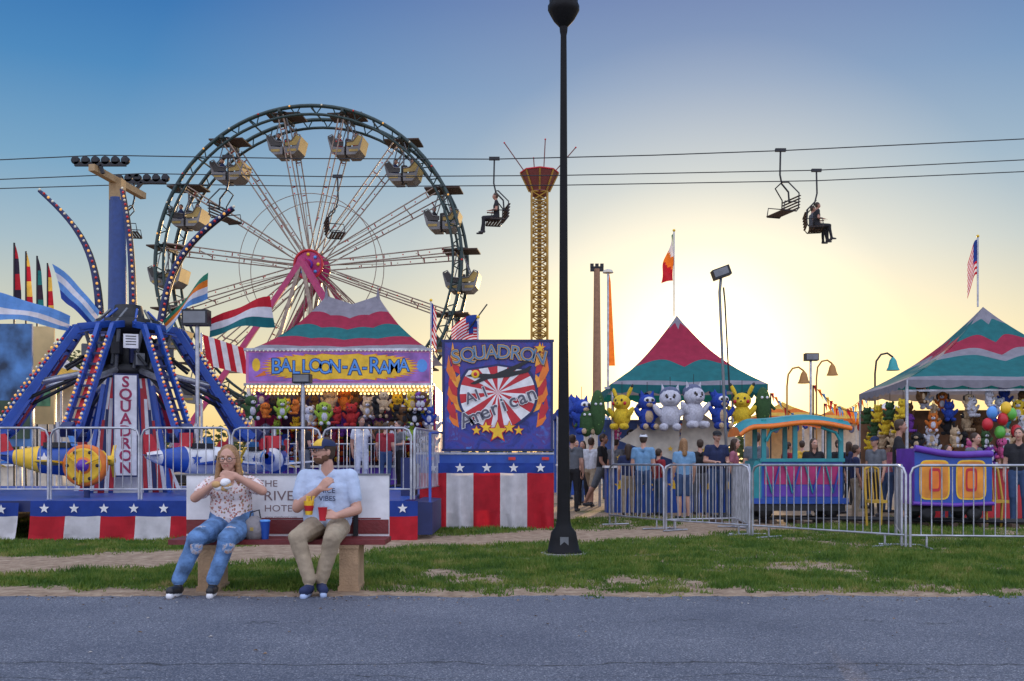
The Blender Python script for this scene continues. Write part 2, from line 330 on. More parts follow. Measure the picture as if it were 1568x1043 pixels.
def head(b,bl,H,f,up,sk,hair,s=1,beard=None,long=False,bald=False,eyes=True,cap=None,glasses=False):
    H=V(H); f=V(f).normalized(); up=V(up); up=(up-f*up.dot(f)).normalized(); r=f.cross(up); R=Matrix((r,f,up)).transposed()
    L=lambda x,y,z: H+(r*x+f*y+up*z)*s
    E=lambda m,c,rr: b.ell(m,L(*c),tuple(k*s for k in rr),R)
    E(sk,(0,-.008,.022),(.074,.094,.094)); E(sk,(0,.03,-.045),(.055,.058,.062)); E(sk,(0,.02,-.01),(.067,.07,.07)); E(sk,(0,.062,-.088),(.024,.02,.02))
    b.cap(sk,L(0,.088,.012),.008*s,L(0,.106,-.022),.0125*s); 
    for x in(-1,1):
        E(sk,(x*.074,-.008,-.005),(.01,.018,.03)); E(sk,(x*.032,.07,-.02),(.022,.018,.02)); E(sk,(x*.013,.097,-.025),(.009,.009,.008))
        b.cap(hair,L(x*.018,.091,.034),.005*s,L(x*.048,.079,.034),.004*s)
    b.cap(lip,L(-.018,.083,-.053),.0055*s,L(.018,.083,-.053),.0055*s); 
    if not bald: E(hair,(0,-.024,.038),(.084,.094,.092)); E(hair,(0,-.045,-.01),(.076,.062,.07))
    if beard: E(beard,(0,.042,-.07),(.052,.05,.045)); b.cap(beard,L(-.026,.083,-.042),.007*s,L(.026,.083,-.042),.007*s); E(beard,(-.05,.01,-.05),(.018,.035,.035)); E(beard,(.05,.01,-.05),(.018,.035,.035))
    if eyes:
        for x in(-1,1): bl.ell(L(x*.031,.081,.01),(.0125*s,.009*s,.0075*s),eyew,R); bl.ell(L(x*.031,.0885,.01),(.0055*s,.004*s,.0055*s),eyed,R)
    if glasses:
        for x in(-1,1):
            bl.path([L(x*.034+.027*math.cos(t),.1,.006+.02*math.sin(t)) for t in np.linspace(0,2*pi,13)[:-1]],.0026*s,eyed,5,True); bl.path([L(x*.06,.099,.01),L(x*.079,.05,.012),L(x*.08,-.01,.008)],.0024*s,eyed,5)
        bl.path([L(-.008,.101,.01),L(.008,.101,.01)],.0025*s,eyed,5)
    if cap:
        c1,c2=cap; K=18
        vs=[];rows=7
        for i in range(rows):
            a=pi/2*i/(rows-1)
            for j in range(K):
                t=2*pi*j/K; vs.append(L(.09*math.cos(t)*math.cos(a),-.012+.106*math.sin(t)*math.cos(a),.048+.074*math.sin(a)))
        ff=[(i*K+j,i*K+(j+1)%K,(i+1)*K+(j+1)%K,(i+1)*K+j) for i in range(rows-1) for j in range(K)]
        bl.add(vs,[q for q in ff if .14*K<(q[0]%K)<.36*K],c2,True); bl.add(vs,[q for q in ff if not .14*K<(q[0]%K)<.36*K],c1,True)
        bl.ell(L(0,-.012,.122),.007*s,c1)
        bv=[];n=11
        for i in range(n):
            t=pi*(.12+.76*i/(n-1)); bv+= [L(.088*math.cos(t),-.012+.104*math.sin(t),.05),L(.085*math.cos(t),-.012+.1*math.sin(t)+.072*math.sin(t),.038-.012*abs(math.cos(t)))]
        bl.add(bv,[(2*i,2*i+1,2*i+3,2*i+2) for i in range(n-1)],c1,True)
        bl.add([v-up*.005*s for v in bv],[(2*i,2*i+2,2*i+3,2*i+1) for i in range(n-1)],c1,True)
    if long:
        for x in(-1,1):
            b.cap(hair,L(x*.07,-.01,.05),.026*s,L(x*.088,.0,-.07),.028*s); b.cap(hair,L(x*.088,.0,-.07),.028*s,L(x*.1,.03,-.2),.022*s)
        b.cap(hair,L(0,-.05,.0),.07*s,L(0,-.07,-.17),.055*s)
        for i in range(110):
            t=random.uniform(-.1,1.1)*pi+pi; x=.085*math.cos(t); y=-.02+.08*math.sin(t)
            bl.path([L(x*.7,y*.7,.1),L(x*1.05,y,.03),L(x*1.2+random.uniform(-.01,.01),y*1.05+.01,-.09),L(x*1.3+random.uniform(-.03,.03),y+.03,-.2+random.uniform(-.03,.04))],[.004,.005,.005,.002],hair,4)
def person(name,x,y,z=0,face=0,h=1.72,pose='stand',shirt=None,pants=None,sk=skin,hair=None,shorts=False,long=False,arm='down',vox=.015,shoe=None,cap=None,bl=None):
    hair=hair or M('hair_brown',(.05,.028,.015),.6); shoe=shoe or M('shoe_dark',(.03,.03,.035),.6); own=bl is None
    bl=bl or B(name); b=Body(); s=h/1.75; ca,sa=math.cos(face),math.sin(face)
    def T(p): return V((x+(p[0]*ca-p[1]*sa)*s, y+(p[0]*sa+p[1]*ca)*s, z+p[2]*s))   # local -Y is forward
    D=lambda p: T(p)-T((0,0,0))
    sit=pose=='sit'
    hipz=.92 if not sit else .56
    lean=random.uniform(-.02,.03)
    dz=hipz-.92
    def P(a,bb,c): return T((a,bb,c+dz))
    c=b.cap
    for q in(-1,1):
        c(pants,P(q*.07,0,.93),.105*s,P(q*.06,0,1.02),.1*s); c(shirt,P(q*.06,0,1.0),.105*s,P(q*.08,-lean,1.28),.105*s)
        c(shirt,P(q*.08,-lean,1.28),.1*s,P(q*.12,-lean+.01,1.4),.07*s)
    c(shirt,P(-.15,-lean+.01,1.42),.055*s,P(.15,-lean+.01,1.42),.055*s); c(sk,P(0,-lean+.01,1.42),.055*s,P(0,-lean-.01,1.55),.05*s)
    walk=.22 if pose=='walk' else 0
    for q in(-1,1):
        w=walk*q
        if sit:
            hip=T((q*.09,0,.53)); kn=T((q*.11,-.45,.53)); an=T((q*.11,-.48+.04*q,.1)); toe=an+D((0,-.15,-.05))
        else:
            hip=T((q*.09,0,.92)); kn=T((q*.1,-.03-w*.9,.5+abs(w)*.05)); an=T((q*.1,.02-w*1.2+(.08 if w<0 else 0),.09+(.08 if w<0 else 0))); toe=an+D((q*.03,-.15,-.045))
        c(pants,hip,.098*s,kn if not shorts else hip.lerp(kn,.85),(.068 if not shorts else .082)*s)
        c(sk if shorts else pants,kn if not shorts else hip.lerp(kn,.8),.06*s,kn,.058*s)
        c(sk if shorts else pants,kn,.06*s,kn.lerp(an,.35)+D((0,.015,0)),.058*s); c(sk if shorts else pants,kn.lerp(an,.35)+D((0,.015,0)),.058*s,an,(.038 if shorts else .05)*s)
        c(shoe,an+D((0,.03,-.045)),.04*s,toe,.036*s)
        sh=P(q*.185,-lean+.01,1.41)
        A=arm if isinstance(arm,str) else arm[(q+1)//2]
        if A=='down': el=P(q*.23,.03+w*.4,1.12); wr=P(q*.24,-.06+w*.9,.88); hd=D((0,-.25,-1)); hn=D((-q,0,0))
        elif A=='up': el=P(q*.27,-.12,1.25); wr=P(q*.14,-.27,1.42); hd=D((-q*.3,-.2,1)); hn=D((0,.5,0))
        elif A=='high': el=P(q*.25,-.12,1.55); wr=P(q*.2,-.25,1.78); hd=D((0,-.3,1)); hn=D((0,-1,0))
        else: el=P(q*.25,0,1.14); wr=P(q*.14,-.25,1.12); hd=D((-q*.5,-1,.1)); hn=D((-q*.2,0,-1))
        c(shirt,sh,.068*s,sh.lerp(el,.5),.062*s); c(sk,sh,.05*s,el,.042*s); c(sk,el,.042*s,wr,.029*s)
        hand(b,sk,wr,hd,hn,q,.35,s)
    H=P(0,-lean-.03,1.64); fw=D((0,-1,-.05))
    head(b,bl,H,fw,V((0,0,1)),sk,hair,s,long=False,cap=cap)
    if long:
        c(hair,H+D((0,.05,0)),.07*s,H+D((0,.08,-.22)),.05*s)
        for q in(-1,1): c(hair,H+D((q*.06,.02,.03)),.035*s,H+D((q*.08,0,-.16)),.025*s)
    b.build(bl,vox)
    if own: return bl.done()
cl=lambda n,c: M('cloth_'+n,c,.85,var=.14,scale=14,bump=.4,bscale=25)
khaki=cl('khaki',(.34,.27,.18)); cblk=cl('black',(.015,.015,.018)); cwht=cl('white',(.6,.62,.66)); cgry=cl('grey',(.13,.14,.155)); cnav=cl('navy',(.015,.025,.08)); cred=cl('red',(.3,.02,.03)); cgrn=cl('green',(.04,.11,.05)); clb=cl('sky_blue',(.16,.32,.5)); cdn=cl('denim',(.045,.085,.18)); cpk=cl('pink',(.4,.14,.19)); cyl=cl('yellow',(.7,.45,.05))
hb=M('hair_blonde',(.3,.16,.065),.55,var=.35,scale=60); hbr=M('hair_brown',(.05,.028,.015),.6)
def patmat(name,base,spots,scale,th):
    m=bpy.data.materials.new(name);m.use_nodes=True;nt=m.node_tree;N=nt.nodes;L=nt.links;b=N['Principled BSDF'];b.inputs['Roughness'].default_value=.85
    tc=N.new('ShaderNodeTexCoord');v=N.new('ShaderNodeTexVoronoi');v.inputs['Scale'].default_value=scale;L.new(tc.outputs['Object'],v.inputs['Vector'])
    r=ramp_(N,L,v.outputs['Distance'],[(th,(1,1,1)),(th+.06,(0,0,0))])
    c=ramp_(N,L,v.outputs['Color'],[(i/(len(spots)-1),q) for i,q in enumerate(spots)])
    mx=N.new('ShaderNodeMixRGB'); L.new(r.outputs[0],mx.inputs[0]);mx.inputs[1].default_value=(*base,1);L.new(c.outputs[0],mx.inputs[2]);L.new(mx.outputs[0],b.inputs['Base Color']);return m
floral=patmat('floral_blouse',(.74,.66,.64),[(.5,.08,.08),(.25,.2,.1),(.6,.25,.2),(.2,.05,.08)],42,.38)
jeans=M('washed_jeans',(.10,.20,.38),.85,var=.55,scale=9,bump=.5,bscale=60,detail=9)
rip,rN,rL,rb,_t,rns=newmat('ripped_denim',.9)
_n=rns(26,6,.7); _n.inputs['Distortion'].default_value=.6; _r=ramp_(rN,rL,_n.outputs['Fac'],[(.42,(.1,.2,.38)),(.49,(.3,.38,.52)),(.54,(.5,.5,.52)),(.58,(.45,.26,.19)),(.7,(.45,.26,.19))]); rL.new(_r.outputs[0],rb.inputs['Base Color'])
@part
def seated_woman():
    bl=B('seated_woman'); b=Body(); c=b.cap
    X=-2.5; Y=8.86; Zs=.45
    P=lambda x,y,z: V((X+x,Y+y,z))
    for q in(-1,1):
        c(jeans,P(q*.09,.02,Zs+.12),.12,P(q*.08,.02,Zs+.2),.115); c(floral,P(q*.07,.02,Zs+.19),.118,P(q*.075,-.0,Zs+.4),.108)
        c(floral,P(q*.07,-.05,Zs+.38),.075,P(q*.07,-.055,Zs+.39),.075); c(floral,P(q*.075,0,Zs+.4),.1,P(q*.11,0,Zs+.49),.065)
    c(floral,P(-.14,0,Zs+.5),.053,P(.14,0,Zs+.5),.053); c(skin,P(0,-.0,Zs+.5),.05,P(.0,-.03,Zs+.6),.045); c(skin,P(0,-.035,Zs+.46),.045,P(0,-.02,Zs+.52),.05)
    for q in(-1,1):
        hip=P(q*.1,-.02,Zs+.1)
        if q<0: kn=P(-.155,-.5,.475); an=P(-.29,-.53,.12)
        else: kn=P(.11,-.5,.475); an=P(.0,-.53,.12)
        c(jeans,hip,.108,kn,.078); c(jeans,kn,.078,kn.lerp(an,.35)+V((0,.02,0)),.069); c(jeans,kn.lerp(an,.35)+V((0,.02,0)),.069,an+V((0,0,.02)),.058); c(skin,an,.035,an-V((0,0,.05)),.034)
        c(rip,hip.lerp(kn,.76)+V((0,0,.014)),.074,hip.lerp(kn,.86)+V((0,0,.008)),.073)
        c(rip,kn+V((0,-.012,-.05)),.064,kn+V((0,-.012,-.07)),.062)
        toe=an+V((q*.02,-.15,-.06)); c(black,an+V((0,.03,-.065)),.036,an+V((0,-.02,-.05)),.042); c(black,an+V((0,0,-.065)),.04,toe,.036); c(white,an+V((0,.03,-.1)),.024,toe+V((0,-.015,-.038)),.03)
    for q in(-1,1):
        sh=P(q*.17,0,Zs+.49); el=P(-.27,-.16,Zs+.36) if q<0 else P(.31,-.13,Zs+.42); wr=P(-.09,-.26,Zs+.47) if q<0 else P(.11,-.24,Zs+.55)
        c(floral,sh,.064,sh.lerp(el,.6),.068); c(skin,sh,.05,el,.043); c(skin,el,.043,el.lerp(wr,.4),.042); c(skin,el.lerp(wr,.4),.042,wr,.026)
        hand(b,skin,wr,V((-q*.75,-.15,.35)) if q<0 else V((-q*.75,-.1,.1)),V((-q*.3,.9,0)),q,.55)
    H=P(-.01,-.05,Zs+.70)
    head(b,bl,H,V((.02,-1,-.10)),V((0,0,1)),skin,hb,1.0,long=True,glasses=True)
    b.build(bl,.0065,.0045,(floral,jeans,rip),3)
    for i in range(9): bl.ell(P(-.0+random.uniform(-.06,.06),-.285+random.uniform(-.02,.02),Zs+.48+random.uniform(-.04,.035)),(.04,.03,.03),white if i%4 else M('bread',(.5,.3,.12),.8))
    bl.done()
@part
def seated_man():
    bl=B('seated_man'); b=Body(); c=b.cap
    X=-1.64; Y=8.86; Zs=.45; P=lambda x,y,z: V((X+x,Y+y,z)); st=M('pale_blue_tshirt',(.46,.55,.7),.85,var=.08,bump=.5,bscale=18)
    for q in(-1,1):
        c(khaki,P(q*.09,.02,Zs+.12),.115,P(q*.08,.02,Zs+.18),.115); c(st,P(q*.085,.01,Zs+.15),.13,P(q*.095,0,Zs+.42),.12)
        c(st,P(q*.095,0,Zs+.42),.112,P(q*.13,0,Zs+.53),.075)
    c(st,P(-.17,0,Zs+.55),.058,P(.17,0,Zs+.55),.058); c(skin,P(0,0,Zs+.55),.058,P(-.0,-.02,Zs+.66),.053); c(st,P(0,-.06,Zs+.2),.1,P(0,-.06,Zs+.25),.1)
    for q in(-1,1):
        hip=P(q*.1,-.02,Zs+.1); kn=P(-.17,-.48,.485) if q<0 else P(.13,-.48,.485); an=P(-.06,-.52,.12) if q<0 else P(.03,-.44,.12)
        c(khaki,hip,.108,kn,.077); c(khaki,kn,.077,kn.lerp(an,.4)+V((0,.02,0)),.068); c(khaki,kn.lerp(an,.4)+V((0,.02,0)),.068,an+V((0,0,.02)),.06)
        toe=an+V((q*.03+.02,-.17,-.06)); c(cnav,an+V((0,.03,-.06)),.04,an+V((0,-.01,-.05)),.045); c(cnav,an+V((0,0,-.06)),.044,toe,.04); c(M('shoe_sole',(.4,.5,.7),.6),an+V((0,.03,-.1)),.024,toe+V((0,-.015,-.04)),.03)
    shl=P(-.2,0,Zs+.54); ell_=P(-.25,-.1,Zs+.27); wl=P(-.02,-.26,Zs+.44)
    shr=P(.2,0,Zs+.54); elr=P(.27,-.05,Zs+.25); wr=P(.13,-.3,Zs+.21)
    for sh,el,w in((shl,ell_,wl),(shr,elr,wr)):
        c(st,sh,.072,sh.lerp(el,.62),.07); c(skin,sh,.055,el,.046); c(skin,el,.046,el.lerp(w,.4),.045); c(skin,el.lerp(w,.4),.045,w,.029)
    hand(b,skin,wl,V((.6,-.1,.6)),V((.2,.8,.0)),-1,.7); hand(b,skin,wr,V((-.8,-.35,.1)),V((0,.5,-.3)),-1,.8)
    H=P(-.03,-.04,Zs+.765); f=V((-.78,-.62,.0))
    head(b,bl,H,f,V((0,0,1)),skin,hbr,1,beard=M('beard',(.12,.055,.025),.8),cap=(cnav,cyl),glasses=True)
    b.build(bl,.0065,.005,(st,khaki),3)
    for t,z in(('NICE',.42),('VIBES',.35)): bl.text(t,P(0.02,-.133,Zs+z),.062,cnav,off=.005)
    bl.lathe([(.028,0),(.04,.11),(.042,.115)],P(.02,-.34,Zs+.17),red,14); 
    bx=P(-.1,-.33,Zs+.22); bl.lathe([(.03,0),(.045,.12)],bx,yellow,4); bl.lathe([(.0315,.02),(.0435,.08)],bx,red,4)
    for i in range(14): p=bx+V((random.uniform(-.03,.03),random.uniform(-.02,.02),.09)); bl.beam(p,p+V((random.uniform(-.02,.02),random.uniform(-.02,.02),.07)),.008,.008,cyl)
    bl.done()
# ------------------------------------------------------------------ bench
@part
def bench():
    b=B('advertising_bench'); x0,x1=at(266,0,8.8).x,at(593,0,8.8).x
    for i in range(3): b.box(((x0+x1)/2,8.72+.15*i,.425),(x1-x0,.13,.045),maroon)
    bx0,bx1=at(284,0,9.05).x,at(595,0,9.05).x; bm=(bx0+bx1)/2; zt=at(0,728,9.05).z; zb=at(0,822,9.05).z
    b.box((bm,9.1,(zt+zb)/2),(bx1-bx0,.04,zt-zb),white)
    b.box((bm,9.076,zb+.09),(bx1-bx0-.004,.006,.13),maroon); b.box((bm+.3,9.0745,zb+.165),(bx1-bx0-.75,.004,.012),maroon)
    b.box((bm,9.1,zt+.008),(bx1-bx0+.02,.06,.015),grey)
    tx=M('brown_lettering',(.2,.13,.13),.6)
    for t,u,v,s in(('THE',410,741,.085),('RIVER',434,760,.125),('HOTEL',430,779,.085)): 
        p=at(u,v,9.07); b.text(t,(p.x,9.077,p.z),s,tx,sx=1.15)
    p=at(430,792,9.07); b.text('www.riverhotel.com',(p.x,9.077,p.z),.035,tx)
    for u in(325,538):
        x=at(u,0,8.8).x
        b.box((x,8.83,.2),(.165,.34,.4),tan)
        b.box((x,8.83,.02),(.185,.37,.04),tan); b.box((x,8.83,.385),(.18,.36,.03),tan)
        b.beam((x,9.06,.35),(x,9.06,.75),.05,.04,dark)
    b.done()
    g=B('handbag'); p=V((-2.26,8.74,.449)); bg_=M('grey_leather',(.22,.2,.2),.5,bump=.5)
    g.lathe([(.075,0),(.095,.03),(.1,.09),(.075,.16),(.03,.2)],p,bg_,14); g.path([p+V((-.05,0,.15)),p+V((-.04,.03,.23)),p+V((.03,.04,.25)),p+V((.06,0,.14))],.007,dark,6); g.box(p+V((0,-.095,.09)),(.03,.012,.03),M('brass',(.5,.35,.1),.3,.8)); g.done()
    g=B('blue_cup'); p=V((at(407,0,8.72).x,8.7,.449)); g.lathe([(.03,0),(.042,.15),(.044,.155)],p,blue,16); g.lathe([(.045,.155),(.045,.165),(.03,.17)],p,lblue,16); g.done()
# ------------------------------------------------------------------ lamp post
@part
def lamppost():
    b=B('street_lamp'); p=at(863,0,12.0); p.z=0; T=at(0,42,12).z
    b.lathe([(.22,0),(.22,.05),(.19,.07),(.165,.2),(.15,.28),(.1,.34),(.085,.4),(.078,.55),(.072,1.0),(.052,T*.5),(.038,T-.35),(.036,T-.1),(.045,T-.06),(.05,T)],p,lampblack,20)
    b.lathe([(.28,0),(.28,.03)],p,M('concrete',(.3,.29,.27),.9,bump=.5),24)
    b.lathe([(.05,T),(.13,T+.09),(.175,T+.17),(.19,T+.2),(.19,T+.26),(.17,T+.27),(.185,T+.7),(.2,T+.72),(.06,T+.95),(.02,T+1.05)],p,lampblack,12)
    b.box(p+V((.0,-.16,.16)),(.1,.02,.14),grey); b.done()
# ------------------------------------------------------------------ fences
def barrier(name,p,q,z=0,h=1.08,mat=galv,sp=.125,feet=True):
    b=B(name); p=V((p[0],p[1],z)); q=V((q[0],q[1],z)); d=(q-p); Ln=d.length; d.normalize(); z1=V((0,0,h)); r=.018; c=.12
    pts=[p+V((0,0,.02)),p+V((0,0,h-c)),p+d*c*.3+V((0,0,h-c*.3)),p+d*c+z1,q-d*c+z1,q-d*c*.3+V((0,0,h-c*.3)),q+V((0,0,h-c)),q+V((0,0,.02))]
    b.path(pts,r,mat,8); b.tube(p+V((0,0,.17)),q+V((0,0,.17)),.015,mat,n=6)
    n=int(Ln/sp)
    for i in range(1,n): a=p+d*(Ln*i/n+random.uniform(-.006,.006)); b.tube(a+V((0,0,.17)),a+z1,.0085,mat,n=5)
    nrm=V((-d.y,d.x,0))
    if feet:
        for t in(.12,.88): a=p+d*Ln*t; b.tube(a-nrm*.28+V((0,0,.015)),a+nrm*.28+V((0,0,.015)),.015,mat,n=5); b.tube(a+V((0,0,.015)),a+V((0,0,.17)),.015,mat,n=5)
    return b.done()
@part
def barriers():
    FP=[(932,18.0),(1018,16.4),(1150,15.0),(1390,12.95),(1610,12.7)]
    fp=[(at(u,0,d).x,d) for u,d in FP]
    for i,(a,c) in enumerate(zip(fp[:-1],fp[1:])):
        a=V(a);c=V(c);d=(c-a).normalized(); barrier('crowd_barrier',a+d*.03,c-d*.03)
    a=V((at(1390,0,12.95).x,13.0)); barrier('crowd_barrier',a+V((-.02,.1)),V((at(1375,0,15.2).x,15.3)))
    a=V((at(1150,0,15).x,15.08)); barrier('crowd_barrier',a,V((at(1110,0,18).x,17.4)))
    a=V((at(1018,0,16.4).x,16.5)); barrier('crowd_barrier',a,V((at(1140,0,17.2).x,17.0)))
# ------------------------------------------------------------------ ride platform
PZ=.55
def bunting(name,p,q,ztop,zmid,zbot,cols,nstars,start=0,pleat=.035,rs=.05):
    b=B(name); p=V((p[0],p[1],0));q=V((q[0],q[1],0));d=q-p;Ln=d.length;d.normalize();nrm=V((d.y,-d.x,0)); n=cols*16
    R=[ztop,zmid,zmid-(zmid-zbot)*.35,zmid-(zmid-zbot)*.7,zbot]; pts=[]
    for k,z in enumerate(R):
        for i in range(n+1):
            t=i/n; o=pleat*k/4*(math.sin(t*cols*2*pi*1.5+noise.noise(V((t*cols,2,k*.2)))*3)+1.1*noise.noise(V((t*cols*3,k*.6,p.x))))+.02+.016*k
            dz=-.04*abs(math.sin(t*cols*pi+noise.noise(V((t*7,1,1)))*1.5))*(k/4)+.03*noise.noise(V((t*cols*1.3,k*.3,1)))*(k>1)
            pts.append(p+d*(t*Ln+.02*noise.noise(V((t*cols*2,k,7)))*k)+nrm*o+V((0,0,z+dz)))
    for k in range(4):
        for i in range(n):
            m=f_blue if k==0 else ((f_red,f_white)[(i*cols//n+start)%2])
            a=k*(n+1)+i; b.add([pts[a],pts[a+1],pts[a+n+2],pts[a+n+1]],[(0,3,2,1)],m,True)
    for i in range(nstars): c=p+d*(Ln*(i+.5)/nstars)+nrm*.06+V((0,0,(ztop+zmid)/2)); b.star(c,rs,white,ux=d)
    return b.done()
@part
def platform():
    deck=B('ride_platform'); xl,xr=-14.0,at(636,0,16.5).x
    deck.box(((xl+xr)/2,19.2,PZ-.06),(xr-xl,9.4,.12),blue)
    deck.box(((xl+xr)/2,14.47,PZ-.07),(xr-xl,.05,.16),navy)
    for x in np.arange(xl+.5,xr,1.5):
        for y in(14.8,19,23.5): deck.box((x,y,(PZ-.12)/2),(.12,.12,PZ-.12),dark)
    deck.done()
    bunting('patriotic_bunting',(at(48,0,14.4).x,14.4),(at(640,0,14.4).x,14.4),zz(767,14.4),zz(790,14.4),zz(829,14.4),11,13,0,rs=.075)
    bunting('patriotic_bunting',(at(-120,0,14.4).x,14.4),(at(30,0,14.4).x,14.4),zz(770,14.4),zz(790,14.4),zz(826,14.4),3,3,1,rs=.075)
    x=at(-60,0,14.8).x; xe=at(632,0,14.8).x; k=5
    for i in range(k):
        a=x+(xe-x)*i/k; c=x+(xe-x)*(i+1)/k; barrier('platform_fence',(a+.02,14.75),(c-.02,14.75),PZ,1.08,galv,.11,False)
    barrier('platform_fence',(xe+.02,14.8),(xe+.35,18.0),PZ,1.08,galv,.12,False)
    barrier('platform_fence',(at(330,0,21).x,23.3),(at(640,0,23.3).x,23.3),PZ,1.0,galv,.14,False)
    st=B('ride_entry_ramp'); sx=xe+.03
    st.add([(sx,14.5,PZ),(sx+.28,14.6,PZ-.02),(sx+.28,16.4,PZ-.02),(sx,16.4,PZ),(sx,14.5,.06),(sx+.28,14.6,.06),(sx+.28,16.4,.06),(sx,16.4,.06)],[(0,1,2,3),(4,5,1,0),(5,6,2,1)],navy); st.path([(sx+.24,14.65,.1),(sx+.24,14.65,1.55),(sx+.24,16.2,1.6)],.022,blue,8); st.done()
# ------------------------------------------------------------------ Squadron ride
RC=V((at(197,0,19.3).x,19.3,0)); FA=math.atan2(-19.3,-RC.x); A0=FA+math.radians(22.5)
def airplane(c,hd,s,c1,c2,num='94'):
    b=B('ride_airplane'); c=V(c); f=V((math.cos(hd),math.sin(hd),0)); u=V((0,0,1)); r=f.cross(u)
    L=lambda x,y,z: c+(f*x+r*y+u*z)*s
    rings=[(.95,.1,0),(.85,.2,0),(.6,.28,0),(.2,.31,0),(-.3,.27,.02),(-.8,.15,.06),(-1.1,.06,.1)]; n=14; vs=[]
    for x,rr,z in rings: vs+= [L(x,rr*.9*math.cos(2*pi*k/n),z+rr*math.sin(2*pi*k/n)) for k in range(n)]
    for i in range(len(rings)-1):
        b.add(vs,[(i*n+k,i*n+(k+1)%n,(i+1)*n+(k+1)%n,(i+1)*n+k) for k in range(n)],(c2,c1,c1,c1,c2,c1)[i],True)
    b.add(vs,[tuple(range(n))[::-1]],c2)
    R=Matrix((f,r,u)).transposed()
    for q in(-1,1):
        b.add([L(.35,q*.2,-.1),L(-.15,q*.2,-.1),L(-.1,q*.95,-.02),L(.22,q*.95,-.02),L(.35,q*.2,-.04),L(-.15,q*.2,-.06),L(-.1,q*.95,.01),L(.22,q*.95,.01)],[(0,1,2,3),(4,7,6,5),(0,3,7,4),(1,5,6,2),(2,6,7,3)],c2)
        b.add([L(-.85,q*.05,.1),L(-1.1,q*.05,.1),L(-1.1,q*.4,.12),L(-.95,q*.4,.12)],[(0,1,2,3)],c2)
        b.star(L(.06,q*.6,.0),.12*s,white,ux=f,uz=r); b.star(L(-.15,q*.285,.03),.13*s,white if c1!=white else blue,ux=f,uz=u)
        b.text(num,L(.35,q*.3,.02),.22*s,black,ux=-f if q>0 else f,uz=u,off=.02) 
    b.add([L(-.8,0,.15),L(-1.12,0,.12),L(-1.18,0,.5),L(-.98,0,.52)],[(0,1,2,3)],red); b.add([L(-.8,.02,.15),L(-1.12,.02,.12),L(-1.18,.02,.5),L(-.98,.02,.52)],[(3,2,1,0)],red)
    b.box(L(.05,0,.3),(.5*s,.4*s,.1*s),dark,R=R); b.box(L(-.22,0,.42),(.08*s,.36*s,.28*s),red,R=R); b.add([L(.32,-.18,.28),L(.32,.18,.28),L(.24,.15,.48),L(.24,-.15,.48)],[(0,1,2,3)],lblue)
    b.ell(L(1.0,0,0),.1*s,yellow)
    for t in(0,1,2): a=t*2*pi/3+hd; b.beam(L(1.02,0,0),L(1.02,.36*math.cos(a),.36*math.sin(a)),.06*s,.02*s,yellow)
    b.tube(L(0,0,.3),L(-.0,0,.75),.04*s,galv); b.done()
